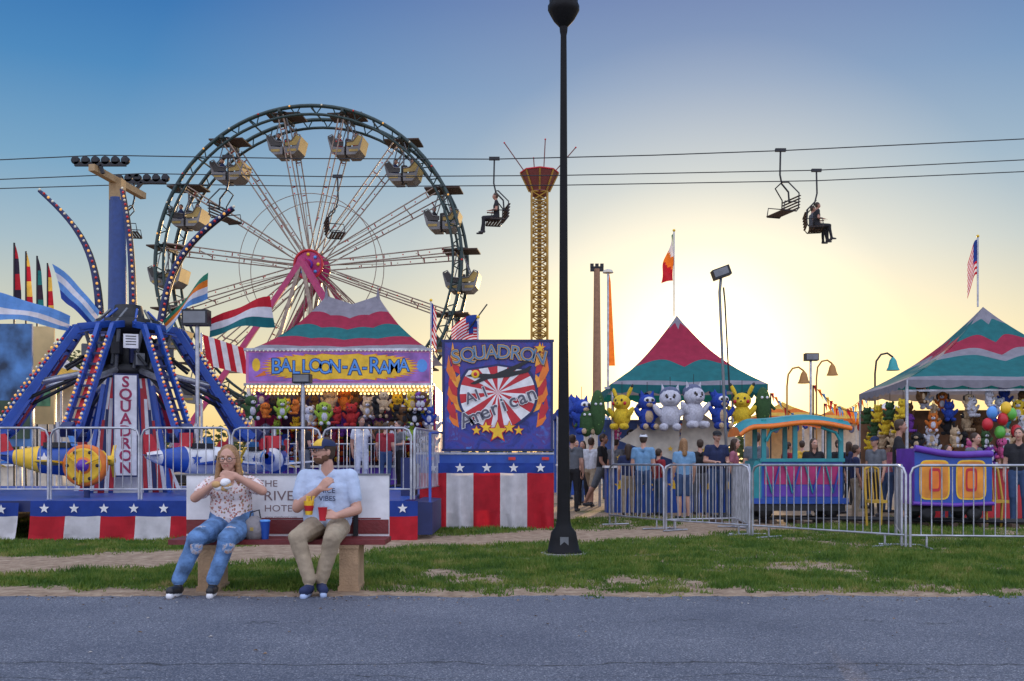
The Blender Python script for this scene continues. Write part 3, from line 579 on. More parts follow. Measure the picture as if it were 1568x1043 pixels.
@part
def ride():
    b=B('airplane_ride_tower'); c=RC
    P=lambda r,a,z: c+V((r*math.cos(a),r*math.sin(a),z))
    ff=V((math.cos(FA),math.sin(FA),0)); fx=V((-ff.y,ff.x,0)); FR=FA+pi/2   # front direction, its right-hand axis
    r0,z0,r1,z1=1.0,PZ,.6,2.72
    for i in range(4):
        a=FA-pi*.25+i*pi/2; a2=a+pi/2; p0,p1=P(r0,a,z0),P(r0,a2,z0); q0,q1=P(r1,a,z1),P(r1,a2,z1); b.add([p0,p1,q1,q0],[(0,1,2,3)],white)
        out=((p0+p1)/2-c); out.z=0; out.normalize(); e=out*.006
        def S(s,t): return (p0.lerp(p1,s)).lerp(q0.lerp(q1,s),t)+e
        for s0,s1,mm in((.0,.07,blue),(.12,.2,red),(.25,.31,blue),(.69,.75,blue),(.8,.88,red),(.93,1,blue)): b.add([S(s0,0),S(s1,0),S(.5+(s1-.5)*.9,1),S(.5+(s0-.5)*.9,1)],[(0,1,2,3)],mm)
    G=lambda x,f_,z: c+fx*x+ff*f_+V((0,0,z))
    b.box(G(-.05,1.02,1.8),(.44,.06,1.9),navy,FR); b.box(G(-.05,1.056,1.8),(.38,.012,1.84),white,FR)
    for i,ch in enumerate('SQUADRON'): b.text(ch,G(-.05,1.07,2.59-.226*i),.28,M('lettering_maroon',(.35,.02,.08),.5),ux=fx,off=.025)
    for q in(-1,1):
        b.beam(G(q*.42,.9,2.55),G(q*.72,1.1,PZ),.07,.07,blue)
        for j in range(8):
            xx=q*(.26+.085*j); tp=2.5-.2*j
            b.poly([G(xx,.93,PZ+.05),G(xx+q*.075,.93,PZ+.05),G(xx-q*.02*j,.88,tp),G(xx-q*(.02*j+.06),.88,tp)][::q],(red,white,navy)[j%3])
    b.lathe([(.5,2.72),(.62,2.8),(.62,2.95),(.42,3.0),(.42,3.6),(.6,3.65),(.6,3.85),(.3,3.9),(.25,4.15)],c,dark,18)
    for i in range(12):
        a=2*pi*i/12; b.box(P(.52,a,3.25),(.16,.12,.5),(dark,navy,dark)[i%3],rz=a); b.tube(P(.6,a,2.9),P(.78,a+.15,3.6),.035,grey,n=6); b.tube(P(.7,a,3.7),P(.35,a+.3,4.05),.025,(blue,grey)[i%2],n=6)
        b.box(P(.75,a+.1,3.05+.2*(i%2)),(.2,.16,.22),(dark,grey,navy)[i%3],rz=a); b.tube(P(.72,a,3.2),P(1.15,a+.12,2.9),.03,dark,n=6)
    b.box(G(.04,.98,3.36),(.26,.03,.26),white,FR)
    for k in range(4): b.box(G(.04,.998,3.45-.05*k),(.18,.005,.015),dark,FR)
    na=8
    for i in range(na):
        a=2*pi*i/na+A0; t=V((-math.sin(a),math.cos(a),0))
        for q in(-.13,.13):
            pts=[P(.45,a,3.75)+t*q,P(1.0,a,3.65)+t*q,P(1.2,a,3.35)+t*q,P(2.3,a,1.75)+t*q,P(2.5,a,1.6)+t*q]
            for u,v in zip(pts[:-1],pts[1:]): b.beam(u,v,.07,.12,blue)
            for k in range(22):
                p=pts[2].lerp(pts[3],k/21); o=P(1,a,0)-c; b.ell(p+o.normalized()*.08+V((0,0,.05)),.027,(rbulb,wbulb,ybulb)[k%3],n=6,k=4)
        for k in range(9): u=P(1.0,a,3.6).lerp(P(2.3,a,1.75),(k+.5)/9); b.beam(u-t*.13,u+t*.13,.04,.04,navy)
        u0,u1=P(1.25,a,3.2),P(2.25,a,1.75); o=(P(1,a,0)-c).normalized()*.03
        b.add([u0-t*.06-o,u0+t*.06-o,u1+t*.06-o,u1-t*.06-o],[(0,1,2,3)],red if i%2 else navy)
        b.tube(P(.6,a,2.85),P(1.6,a,2.6),.06,galv); b.tube(P(.8,a,2.8),P(1.9,a,2.25),.035,dark)
        b.beam(P(2.45,a,1.6),P(2.55,a,1.75),.2,.2,navy)
    for tip,root,bow in((at(60,292,19.6),at(152,480,19.4),.3),(at(356,318,18.9),at(246,492,19),-.3),(at(186,290,20.2),at(203,480,19.8),.05)):
        pts=[root.lerp(tip,k/14)+V((bow*math.sin(pi*k/14),0,.15*math.sin(pi*k/14))) for k in range(15)]
        b.path(pts,[.07-.035*k/14 for k in range(15)],navy,8); b.path([p+V((0,.12,0)) for p in pts],[.05-.02*k/14 for k in range(15)],dark,6)
        for k in range(26):
            t=k/25*13.99; i=int(t); p=pts[i].lerp(pts[min(14,i+1)],t-i); b.ell(p+V((.05,-.08,0)),.028,(rbulb,wbulb,ybulb)[k%3],n=6,k=4)
    def sail(P4,cols,n=10):
        A,Bq,C,D=P4; m=len(cols)
        for i in range(n):
            for j in range(m):
                def S(s,t): 
                    p=(A.lerp(Bq,s)).lerp(D.lerp(C,s),t); return p+V((0,.12*math.sin(s*5+t*2),.06*math.sin(s*pi)+.02*math.sin(s*9+t*3)))
                b.add([S(i/n,j/m),S((i+1)/n,j/m),S((i+1)/n,(j+1)/m),S(i/n,(j+1)/m)],[(0,3,2,1)],cols[j],True)
    sail([at(-40,440,18.4),at(112,486,18.8),at(104,506,18.8),at(-40,488,18.4)],[f_lb,f_lb,f_white,f_lb])
    sail([at(80,404,19.6),at(156,478,19.3),at(146,506,19.3),at(90,456,19.6)],[f_lb,f_white,f_lb,f_blue])
    sail([at(250,492,18.7),at(322,420,18.4),at(316,456,18.4),at(252,510,18.7)],[f_gr,f_or,f_white,f_lb])
    sail([at(320,489,18.2),at(416,456,18),at(420,500,18),at(318,516,18.2)],[f_red,f_white,f_teal])
    b.done()
    for i in range(na):
        a=2*pi*i/na+A0; p=RC+V((2.85*math.cos(a),2.85*math.sin(a),1.15)); airplane(p,a+pi/2+.1,.85,(white,blue,white,blue)[i%4],(blue,white,lblue,yellow)[i%4],('94','17','52','38')[i%4])
    g=B('orange_propeller_roundel'); p=at(130,713,16.0)
    g.lathe([(.0,.1),(.12,.1),(.16,.04),(.2,.02),(.22,.05),(.3,.07),(.34,.02),(.34,-.1)],p,orange,24,axis=(.1,-1,0)); g.lathe([(.23,.075),(.27,.085),(.28,.07)],p,yellow,24,axis=(.1,-1,0)); g.lathe([(.1,.11),(.08,.16),(.02,.19)],p,purple,16,axis=(.1,-1,0))
    for i in range(6): a=i*pi/3; g.ell(p+V((.24*math.cos(a),-.1,.24*math.sin(a))),.03,black,n=8,k=5)
    for i in range(3): a=i*2*pi/3+.4; g.beam(p+V((0,-.13,0)),p+V((.3*math.cos(a),-.13,.3*math.sin(a))),.06,.02,yellow)
    g.tube((p.x,p.y+.08,PZ),(p.x,p.y+.08,p.z),.05,navy); g.done()
def flood(name,u,v,d,vb,w=.55,h=.3,lean=0):
    b=B(name); p=at(u,v,d); b.box(p,(w,.25,h),dark); b.box(p+V((0,-.128,0)),(w*.86,.01,h*.75),grey); b.box(p+V((0,.14,h*.2)),(w*.6,.06,h*.5),dark)
    b.path([p+V((0,.05,-h/2)),p+V((0,.05,-h/2-.2)),V((p.x+lean,p.y+.05,max(0,zz(vb,d))))],.04,galv,8); b.done()
@part
def floods(): flood('floodlight',301,487,18.0,900,.46,.28); flood('floodlight',463,580,19,900,.34,.17)
# ------------------------------------------------------------------ sign trailer
@part
def sign():
    d=17.0; b=B('ride_sign_trailer'); x0,x1=at(677,0,d).x,at(847,0,d).x; zt,zb=zz(520,d),zz(691,d); xm=(x0+x1)/2; zm=(zt+zb)/2; w=x1-x0;h=zt-zb
    b.box((xm,d+.12,zm),(w,.2,h),navy); b.box((xm+.05,d+1.7,zm-.3),(w-.15,2.9,h-.8),blue)
    sw,N,L,bs,tc,ns=newmat('painted_panel_blue',.4)
    nn=ns(2.8,7,.6); nn.inputs['Distortion'].default_value=1.8; r=ramp_(N,L,nn.outputs['Fac'],[(.3,(.01,.015,.14)),(.45,(.03,.05,.32)),(.58,(.07,.03,.2)),(.66,(.04,.14,.5)),(.77,(.15,.35,.8))]); L.new(r.outputs[0],bs.inputs['Base Color'])
    y=d+.016
    b.box((xm,y,zm),(w-.08,.01,h-.08),sw)
    for (c,s) in(((xm,y-.002,zt-.02),(w+.03,.03,.04)),((xm,y-.002,zb+.02),(w+.03,.03,.04)),((x0+.02,y-.003,zm),(.04,.036,h)),((x1-.02,y-.003,zm),(.04,.036,h))): b.box(c,s,navy)
    y-=.010
    def pp(pts,m,dy): b.poly([(xm+p[0],y-dy,zm+p[1]) for p in pts],m)
    for q in(-1,1):
        for k in range(9):
            z0=-.55+.13*k; bs_=.66+.05*math.sin(k*2.3); s_=.8+.5*((k*37)%5)/5
            pts=[(q*bs_,z0),(q*(bs_+.1),z0+.05),(q*(bs_+.17),z0+.2*s_),(q*(bs_+.13),z0+.46*s_),(q*(bs_+.09),z0+.25*s_),(q*(bs_+.03),z0+.33*s_),(q*(bs_+.02),z0+.14)]
            pp(pts if q<0 else pts[::-1],(orange,red,M('sign_amber',(.85,.35,.03),.4))[k%3],.003+.0012*k)
    def edge(a):
        r=.62; x=r*math.sin(a); z=r*math.cos(a)
        if z>0.38: z=.38+.1*(1-abs(x)/.62)
        return (x*1.04*(1 if z>-.3 else 1-(-.3-z)*.9),z+.02)
    n=72; ctr=(0,.05)
    pp([(1.07*edge(2*pi*i/n)[0],1.07*edge(2*pi*i/n)[1]) for i in range(n)],navy,.0165)
    for i in range(n):
        a0,a1=2*pi*i/n,2*pi*(i+1)/n; m=red if (i//3)%2 else white; pp([ctr,edge(a0),edge(a1)],m,.019)
    b.arctext('SQUADRON',(xm-.0,y-.021,zm+.73),.33,black,R=3,adv=.62,off=.06); b.arctext('SQUADRON',(xm,y-.024,zm+.73),.33,M('sign_gold',(.65,.35,.1),.4),R=3,adv=.62,off=.035); b.arctext('SQUADRON',(xm,y-.027,zm+.73),.33,M('sign_slate',(.1,.2,.32),.4),R=3,adv=.62,off=.005)
    pl=[(-.42,.16),(-.3,.22),(-.05,.2),(.1,.3),(.38,.5),(.42,.47),(.2,.26),(.35,.3),(.42,.38),(.45,.37),(.4,.24),(.15,.14),(-.12,.1),(-.3,-.02),(-.36,0),(-.22,.12)]
    vs=[(xm+p[0]*1.3,y-.029,zm+.2+p[1]*.8) for p in pl]; b.poly(vs[::-1],black); b.ell((xm-.38,y-.029,zm+.36),(.07,.01,.07),yellow,n=12); b.ell((xm-.38,y-.035,zm+.36),(.035,.01,.035),red,n=12)
    for t,dx,dz,s in(('All',-.34,.0,.27),('American',.02,-.2,.34)):
        b.arctext(t,(xm+dx,y-.038,zm+dz),s,white,R=50,adv=.5,off=.045,tilt=.38); b.arctext(t,(xm+dx,y-.041,zm+dz),s,M('sign_grey',(.09,.09,.12),.5),R=50,adv=.5,off=.015,tilt=.38)
    for dx,dz,r in((0,-.62,.17),(-.2,-.55,.1),(.2,-.55,.1),(-.36,-.6,.08),(.36,-.6,.08),(.72,.8,.09)):
        b.star((xm+dx,y-.044,zm+dz),r*1.25,red); b.star((xm+dx,y-.047,zm+dz),r,yellow)
    cx0,cx1=at(635,0,d).x,at(848,0,d).x; cm=(cx0+cx1)/2; z1,z0=zz(691,d),zz(710,d)
    b.box((cm,d+.1,(z0+z1)/2-.01),(cx1-cx0,.3,z1-z0-.02),blue); b.box((cm,d-.055,z1-.04),(cx1-cx0,.02,.03),galv)
    for u in(660,784,835): b.box((at(u,0,d).x,d-.06,(z0+z1)/2-.02),(.12,.02,.05),rbulb)
    b.box((cm+.1,d+1.6,.75),(cx1-cx0-.4,2.8,.35),dark)
    for x in(cx0+.5,cx1-.35):
        for yy in(d+1.6,d+2.5): b.lathe([(.2,-.1),(.38,-.1),(.38,.1),(.2,.1)],(x,yy,.38),black,18,axis=(1,0,0))
    b.box((cx0-.12,d+.3,.75),(.2,.9,.9),navy); b.done()
    bunting('patriotic_bunting',(at(643,0,d-.1).x,d-.1),(at(848,0,d-.1).x,d-.1),zz(709,d-.1),zz(724,d-.1),zz(809,d-.1),5,5,0,.05,rs=.085)
# ------------------------------------------------------------------ tents
def tentroof(b,cx,cy,hw,hd,z0,H,ridge,bands,rz=0,nw=6,amp=.035,sag=.0,valance=.12,vm=f_grey):
    R=Matrix.Rotation(rz,3,'Z'); C=V((cx,cy,0)); S=40; Rn=30
    def prof(r): return .62*r+.38*r**2.6
    for side in range(4):
        if side==0: e0,e1,t0,t1=(-hw,-hd),(hw,-hd),-ridge,ridge
        elif side==1: e0,e1,t0,t1=(hw,-hd),(hw,hd),ridge,ridge
        elif side==2: e0,e1,t0,t1=(hw,hd),(-hw,hd),ridge,-ridge
        else: e0,e1,t0,t1=(-hw,hd),(-hw,-hd),-ridge,-ridge
        pts=[]
        for i in range(Rn+1):
            for j in range(S+1):
                s=j/S; r=i/Rn; wv=amp*abs(math.sin(s*pi*nw))*4*r*(1-r); r2=max(0,min(1,r+wv))
                ex=e0[0]+(e1[0]-e0[0])*s; ey=e0[1]+(e1[1]-e0[1])*s; tx=t0+(t1-t0)*s
                top=H-sag*(1-abs(tx)/ridge if ridge else 0)*1.0
                wob=.035*noise.noise(V((s*4+side*7,r2*3,cx)))*(4*r2*(1-r2))-.05*math.sin(s*pi)*(1-r2)*.6
                pts.append(C+R@V((ex+(tx-ex)*r2, ey*(1-r2), z0+top*prof(r2)+wob)))
        for i in range(Rn):
            r=(i+.5)/Rn; m=bands[-1][1]
            for lim,mm in bands:
                if r<lim: m=mm;break
            b.add([pts[i*(S+1)+j] for j in range(S+1)]+[pts[(i+1)*(S+1)+j] for j in range(S+1)],[(j,j+1,S+2+j,S+1+j) for j in range(S)],m,True)
        if valance:
            vt=[C+R@V((e0[0]+(e1[0]-e0[0])*j/S,e0[1]+(e1[1]-e0[1])*j/S,z0-.03*math.sin(j/S*pi))) for j in range(S+1)]; vb=[p-V((0,0,valance*(.65+.35*abs(math.sin(j/S*pi*8))))) for j,p in enumerate(vt)]
            b.add(vt+vb,[(j,S+1+j,S+2+j,j+1) for j in range(S)],vm)
def flag(b,p,w,h,cols,ux=V((1,0,0)),droop=.3,canton=None):
    n=14;m=len(cols)
    def S(s,t): return p+ux*(w*s)+V((0,.06*w*math.sin(s*7)+.0,-h*t-droop*w*s*s+.03*h*math.sin(s*6)))
    for i in range(n):
        for j in range(m):
            mm=cols[j]
            if canton and i<n*.42 and j<m*.54: mm=canton
            b.add([S(i/n,j/m),S((i+1)/n,j/m),S((i+1)/n,(j+1)/m),S(i/n,(j+1)/m)],[(0,3,2,1)],mm,True)
US=[f_red,f_white]*6+[f_red]
def polflag(name,u,v0,v1,d,w,h,cols,canton=None,side=1,droop=.3):
    b=B(name); p=at(u,v0,d); q=at(u,v1,d); b.tube(q,p,.02,galv,n=6); b.ell(p+V((0,0,.03)),.035,yellow,n=8,k=5); flag(b,p-V((0,0,.05)),w,h,cols,V((side,0,0)),droop,canton); b.done()
def plush(name,c,s,body,belly=None,ear='round',rot=0,arms=True,accent=None,b=None,hang=0):
    own=b is None; b=b or B(name); c=V(c); belly=belly or body; accent=accent or black; R=Matrix.Rotation(rot,3,'Z')
    L=lambda x,y,z: c+R@(V((x,y,z))*s)
    E=lambda p,r,m,n=12: b.ell(L(*p),tuple(k*s for k in r),m,R,n,8)
    E((0,0,-.1),(.24,.2,.27),body); E((0,-.06,-.1),(.17,.16,.2),belly); E((0,-.02,.27),(.24,.21,.21),body)
    for q in(-1,1):
        E((q*.14,-.14,-.36),(.1,.17,.09),body); E((q*.14,-.3,-.36),(.075,.04,.075),belly)
        if arms: 
            RR=R@Matrix.Rotation(q*.6,3,'Y'); b.ell(L(q*.27,-.08,-.0),(.075*s,.075*s,.17*s),body,RR,10,7)
        E((q*.085,-.2,.32),(.03,.02,.04),eyed,8)
        if ear=='round': E((q*.18,0,.45),(.08,.04,.08),body); E((q*.18,-.03,.45),(.05,.02,.05),belly)
        elif ear=='long':
            RR=R@Matrix.Rotation(q*.45,3,'Y'); b.ell(L(q*.22,0,.55),(.055*s,.04*s,.19*s),body,RR,10,8); b.ell(L(q*.285,0,.68),(.04*s,.035*s,.07*s),black,RR,8,6); E((q*.16,-.17,.24),(.05,.03,.05),red,8)
        elif ear=='point': 
            p=[L(q*.08,0,.43),L(q*.2,0,.38),L(q*.18,0,.6),L(q*.14,-.06,.42)]; b.add(p,[(0,1,2),(1,3,2),(3,0,2)],body)
        elif ear=='flop': b.ell(L(q*.24,0,.25),(.06*s,.07*s,.15*s),accent,R,10,7)
    if ear=='point' and accent!=black and accent!=body: 
        E((0,.04,.35),(.235,.2,.19),accent); E((0,-.14,.23),(.18,.1,.13),body)
        for q in(-1,1): E((q*.07,-.235,.29),(.028,.02,.035),eyed,8)
    if ear=='spike':
        for k in range(6):
            a=-.2+k*.5; b.path([L(0,.1,.3),L(.15*math.sin(a*2),.3,.3+.2*math.cos(a)),L(.2*math.sin(a*2),.42,.25+.3*math.cos(a))],[.12*s,.07*s,.01*s],body,7)
        E((0,-.17,.32),(.15,.06,.09),white); E((-.06,-.22,.32),(.03,.02,.045),eyed,8); E((.06,-.22,.32),(.03,.02,.045),eyed,8); E((0,-.19,.2),(.09,.07,.06),pCr)
        for q in(-1,1): b.path([L(q*.12,0,.42),L(q*.17,0,.58)],[.07*s,.01*s],body,7)
    else: E((0,-.2,.22),(.1,.09,.07),belly)
    E((0,-.29,.245),(.025,.02,.018),eyed,8)
    if hang: b.tube(L(0,0,.45),L(0,0,.45)+V((0,0,hang)),.006,dark,n=4)
    if own: return b.done()
plm=lambda n,c: M('plush_'+n,c,.95,var=.2,scale=30,bump=.8,bscale=120)
pY=plm('yellow',(.75,.52,.03)); pB=plm('blue',(.02,.06,.36)); pW=plm('white',(.58,.58,.64)); pG=plm('grey',(.13,.15,.24)); pGr=plm('green',(.04,.1,.03)); pPk=plm('pink',(.6,.1,.27)); pRd=plm('red',(.4,.02,.02)); pBr=plm('brown',(.13,.06,.02)); pBk=plm('black',(.02,.02,.022)); pTq=plm('turquoise',(.03,.3,.35)); pOr=plm('orange',(.6,.16,.02)); pPp=plm('purple',(.16,.04,.3)); pCr=plm('cream',(.55,.4,.24)); pLg=plm('lime',(.3,.45,.04))
ALLP=[pY,pB,pW,pG,pGr,pPk,pRd,pBr,pBk,pTq,pOr,pPp,pCr,pBk,pBr,pW,pLg]
@part
def balloon_booth():
    d=24.0; b=B('balloon_game_booth'); x0,x1=at(378,0,d).x,at(662,0,d).x; xm=(x0+x1)/2; hw=(x1-x0)/2; ze=zz(537,d); zs=zz(588,d)
    H=zz(452,d+1.8)-ze; rg=hw*.30
    tentroof(b,xm,d+1.9,hw,1.9,ze,H,rg,[(.17,f_grey),(.38,f_mag),(.60,f_teal),(.80,f_mag),(2,f_grey)],nw=4,amp=.035,sag=.22,valance=.0)
    for q in(-1,1): b.lathe([(.09,-.25),(.05,-.05),(.015,.15),(.01,.25)],(xm+q*rg,d+1.9,ze+H),f_grey,8)
    b.box((xm,d+.02,(ze+zs)/2),(hw*2,.2,ze-zs),pink); b.box((xm,d+.03,ze+.02),(hw*2+.1,.26,.06),galv); b.box((xm,d+.03,zs-.02),(hw*2+.1,.26,.06),galv)
    y=d-.085; zc=(ze+zs)/2; pv=M('sign_violet',(.3,.13,.42),.5,var=.5,scale=2.5)
    b.box((xm,y,zc),(hw*2-.14,.006,ze-zs-.12),pv)
    n=72; yc=xm+.03
    for k,(m,g) in enumerate(((orange,1.04),(yellow,1))):
        pts=[]
        for i in range(n): a=2*pi*i/n; r=g*(1+(.09 if i%2 else -.05)*(.7+.5*((i*13)%7)/7)); pts.append((yc+1.72*r*math.copysign(abs(math.cos(a))**.6,math.cos(a)),y-.005-.002*k,zc+.29*r*math.copysign(abs(math.sin(a))**.8,math.sin(a))))
        b.poly(pts,m)
    wob=lambda i: .03*math.sin(i*2.1)
    for i,ch in enumerate('BALLOON-A-RAMA'):
        px=yc+(i-6.5)*.236; s_=.52 if i in(0,8,10) else .44
        for m,off,dy in((navy,.045,.011),(lblue,.005,.014)): b.text(ch,(px,y-dy,zc+.0+wob(i)),s_,m,off=off,sx=.9)
    b.disc((x1-.24,y-.006,zc+.03),.13,lblue,n=18,sy=1.2); b.disc((x0+.25,y-.006,zc+.05),.1,yellow,n=14,sy=1.6); b.poly([(x0+.2,y-.007,zc-.25),(x0+.5,y-.007,zc-.2),(x0+.45,y-.007,zc-.1)],orange)
    for i in range(46):
        x=x0+(x1-x0)*(i+.5)/46; b.ell((x,d-.12,ze-.02),.022,wbulb,n=6,k=4)
        for k,(yy,z) in enumerate(((d-.1,zs-.07),(d+.2,zs-.14),(d+.5,zs-.2))): b.ell((x,yy,z),.03,bulb,n=6,k=4)
    b.add([(x0,d-.1,zs-.05),(x1,d-.1,zs-.05),(x1,d+1.2,zs-.28),(x0,d+1.2,zs-.28)],[(0,1,2,3)],offw)
    for x in(x0+.04,x1-.04):
        for yy in(d+.05,d+3.7): b.box((x,yy,zs/2),(.08,.08,zs),white)
    b.box((xm,d+3.6,zs/2),(hw*2,.06,zs),M('booth_back_wall',(.05,.03,.08),.7,var=.5,scale=3)); 
    for x in(x0,x1): b.box((x,d+2.2,zs/2),(.04,2.8,zs),magenta)
    b.box((xm,d+.2,.5),(hw*2,.4,1.0),purple); b.box((xm,d+.15,1.02),(hw*2+.1,.55,.05),offw)
    for i in range(26):
        for j in range(7): b.ell((x0+.3+i*(hw*2-.6)/25,d+3.5,1.2+j*.16),(.06,.05,.075),random.choice([pRd,pY,pB,pPk,pGr,pOr]),n=8,k=6)
    b.done()
    t=B('hanging_plush_toys'); 
    for row,zc,yy in((0,2.42,d+.0),(1,2.62,d+.5),(2,2.05,d+1.0),(3,1.75,d+1.3)):
        n=13 if row<2 else 11
        for i in range(n):
            x=x0+.15+(hw*2-.3)*i/(n-1); m=random.choice(ALLP); plush('',(x+random.uniform(-.09,.09),yy-.05,zc-.05+random.uniform(-.16,.14)),random.uniform(.38,.66),m,random.choice([pW,pCr,m,m]),random.choice(['round','flop','point','round']),random.uniform(-.9,.9),b=t,hang=.2,accent=m)
    t.done()
    t=B('plush_toy_display')
    for i in range(18):
        x=x1-1.3+random.uniform(0,1.3); plush('',(x,d-.35+random.uniform(-.1,.1),1.5+.35*(i%4)),.5,random.choice(ALLP),random.choice([pW,pCr,pBk]),random.choice(['round','flop','point']),random.uniform(-.5,.5),b=t)
    t.done()
@part
def prize_tent():
    d=22; b=B('prize_booth_tent'); x0,x1=at(926,0,d).x,at(1160,0,d).x; xm=(x0+x1)/2;hw=(x1-x0)/2; ze=zz(588,d); H=zz(483,d+hw)-ze
    xp=at(1033,0,d+hw).x
    tentroof(b,xp+.05,d+hw,hw+.05,hw,ze,H,0,[(.07,f_grey),(.36,f_teal),(.86,f_mag),(2,f_grey)],nw=2,amp=.13,valance=.2,vm=f_teal)
    for q in(-1,1):
        for yy in(d+.05,d+2*hw-.05): b.tube((xp+.05+q*hw,yy,0),(xp+.05+q*hw,yy,ze),.035,galv)
    b.box((xm,d+.35,.5),(hw*2-.1,.5,1.0),blue); b.box((xm,d+.3,1.02),(hw*2,.6,.05),white)
    for i in range(8): b.star((xm-hw+.35+i*(hw*2-.6)/7,d+.095,.6),.14,yellow)
    b.box((xm+.1,d+2*hw-.1,1.45),(hw*1.96,.05,1.5),M('tent_interior',(.07,.12,.3),.8,var=.6,scale=2))
    b.beam((xm-hw,d+.1,ze-.08),(xm+hw,d+.1,ze-.08),.05,.05,galv)
    for q in(-1,1): b.add([(xm+q*.1,d+.14,ze-.35),(xm+q*(hw*.8),d+.14,1.6),(xm+q*.1,d+.14,1.15),(xm,d+.14,1.6)],[(0,1,2,3)],offw)
    for i in range(16): b.star((xm+random.uniform(-1.4,1.4),d+.06,1.2+random.uniform(0,.25)),.07,yellow)
    b.done()
    Y=d-.15
    for u,v,kind in((955,628,'p'),(992,633,'s'),(1025,628,'h'),(1062,627,'h'),(1100,632,'s'),(1138,627,'p'),(890,640,'s')):
        p=at(u,v,Y)+V((random.uniform(-.04,.04),random.uniform(-.1,.1),random.uniform(-.05,.05)))
        if kind=='p': plush('yellow_plush_mouse',p-V((0,0,.02)),.84,pY,pY,'long',random.uniform(-.6,.6),hang=.3)
        elif kind=='s': plush('blue_plush_hedgehog',p,.85,pB,pCr,'spike',random.uniform(-.6,.6),hang=.3)
        else: plush('white_plush_husky',p,1.0,pW,pW,'point',random.uniform(-.4,.4),accent=pG,hang=.3)
    t=B('small_plush_toys')
    for i in range(26):
        x=xm+random.uniform(-hw+.1,hw-.1); plush('',(x,d+random.uniform(.2,.6),random.uniform(1.25,1.85)),random.uniform(.28,.4),random.choice(ALLP),random.choice([pW,pCr,pBk]),random.choice(['round','flop','point']),random.uniform(-.8,.8),b=t)
    t.done()
    for u,v,hh in((915,632,.5),(1168,622,.42),(898,648,.3)):
        g=B('green_plush_pickle'); p=at(u,v,Y-.05); g.ell(p,(.17,.15,hh),pGr,n=14,k=12); g.ell(p+V((-.05,-.14,.18)),.03,eyew); g.ell(p+V((.06,-.14,.18)),.03,eyew)
        for q in(-1,1): g.path([p+V((q*.15,0,.05)),p+V((q*.26,-.03,-.08))],[.04,.03],pGr,8)
        for i in range(12): g.ell(p+V((.15*math.cos(i*2.4),-.12*abs(math.sin(i*2.4)),hh*(.8*(i/6-1)))),.02,plm('light_green',(.12,.25,.06)),n=6,k=4)
        g.done()
    b=B('tricolour_flag'); dd=d+hw; p=at(1032,355,dd); q=at(1032,485,dd); b.tube(q,p,.018,galv,n=6); b.ell(p+V((0,0,.03)),.035,yellow,n=8,k=5)
    n=16; cols=[f_gr,f_white,f_or,f_red,f_red]
    def S(s,t): return p+V((-.02-(.05+.27*s)*t+.04*math.sin(s*8)*t,.08*math.sin(s*9+t*4),-.04-1.12*s-.06*t))
    for i in range(n):
        for j in range(6): b.add([S(i/n,j/6),S((i+1)/n,j/6),S((i+1)/n,(j+1)/6),S(i/n,(j+1)/6)],[(0,3,2,1)],cols[min(4,int((i/n*.8+j/6*.2)*5.2))],True)
    b.done()
@part
def prize_tent2():
    b=B('prize_booth_tent'); hw=2.15; rz=-.13; c=V((10.22,21.6,0)); ze=2.76; H=zz(470,21.6)-ze
    tentroof(b,c.x,c.y,hw,hw,ze,H,0,[(.06,f_grey),(.36,f_teal),(.48,f_grey),(.62,f_mag),(.82,f_teal),(2,f_grey)],rz=rz,nw=2,amp=.10,valance=.16,vm=f_grey)
    R=Matrix.Rotation(rz,3,'Z')
    L=lambda x,y,z: c+R@V((x,y,0))+V((0,0,z))
    for sx in(-1,1):
        for sy in(-1,1): b.tube(L(sx*(hw-.03),sy*(hw-.03),0),L(sx*(hw-.03),sy*(hw-.03),ze),.035,galv)
    b.box(L(0,-hw+.3,.5),(hw*2-.2,.5,1.0),red,rz); b.box(L(0,-hw+.28,1.03),(hw*2,.6,.05),offw,rz); b.box(L(0,hw-.2,1.4),(hw*2,.05,1.9),M('tent_back',(.2,.1,.05),.8,var=.5,scale=3),rz)
    b.beam(L(-hw,-hw+.15,2.55),L(hw,-hw+.15,2.55),.04,.04,galv); b.done()
    t=B('hanging_plush_toys')
    for row in range(5):
        for i in range(12): 
            m=random.choice(ALLP+[pW,pCr,pCr,pBr]); plush('',L(-hw+.25+i*.35+random.uniform(-.1,.1),-hw+.2+.5*random.random(),2.4-.27*row+random.uniform(-.1,.1)),random.uniform(.3,.48),m,random.choice([pW,pCr,m]),random.choice(['round','flop','point']),random.uniform(-.9,.9),b=t,hang=.15)
    for k in range(10):
        m=random.choice([pY,pOr,pGr,pCr]); plush('',L(-hw+.05,-hw+.4+.36*k,2.2-.3*(k%3)),.42,m,m,'round',-1,b=t,hang=.2)
    t.done()
    g=B('balloon_cluster')
    for u,v,m in((1512,650,'r'),(1535,642,'r'),(1531,662,'g'),(1548,634,'g'),(1556,660,'r'),(1519,632,'b'),(1540,625,'y')):
        p=at(u,v,18.8); g.ell(p,(.1,.1,.125),{'r':red,'g':M('balloon_green',(.1,.4,.05),.3),'b':lblue,'y':yellow}[m]); g.path([p-V((0,0,.12)),p-V((0,0,.4))],.004,dark,4)
    g.done()
    polflag('american_flag',1497,364,470,21.6,.22,.75,US,f_blue,-1,2.4)
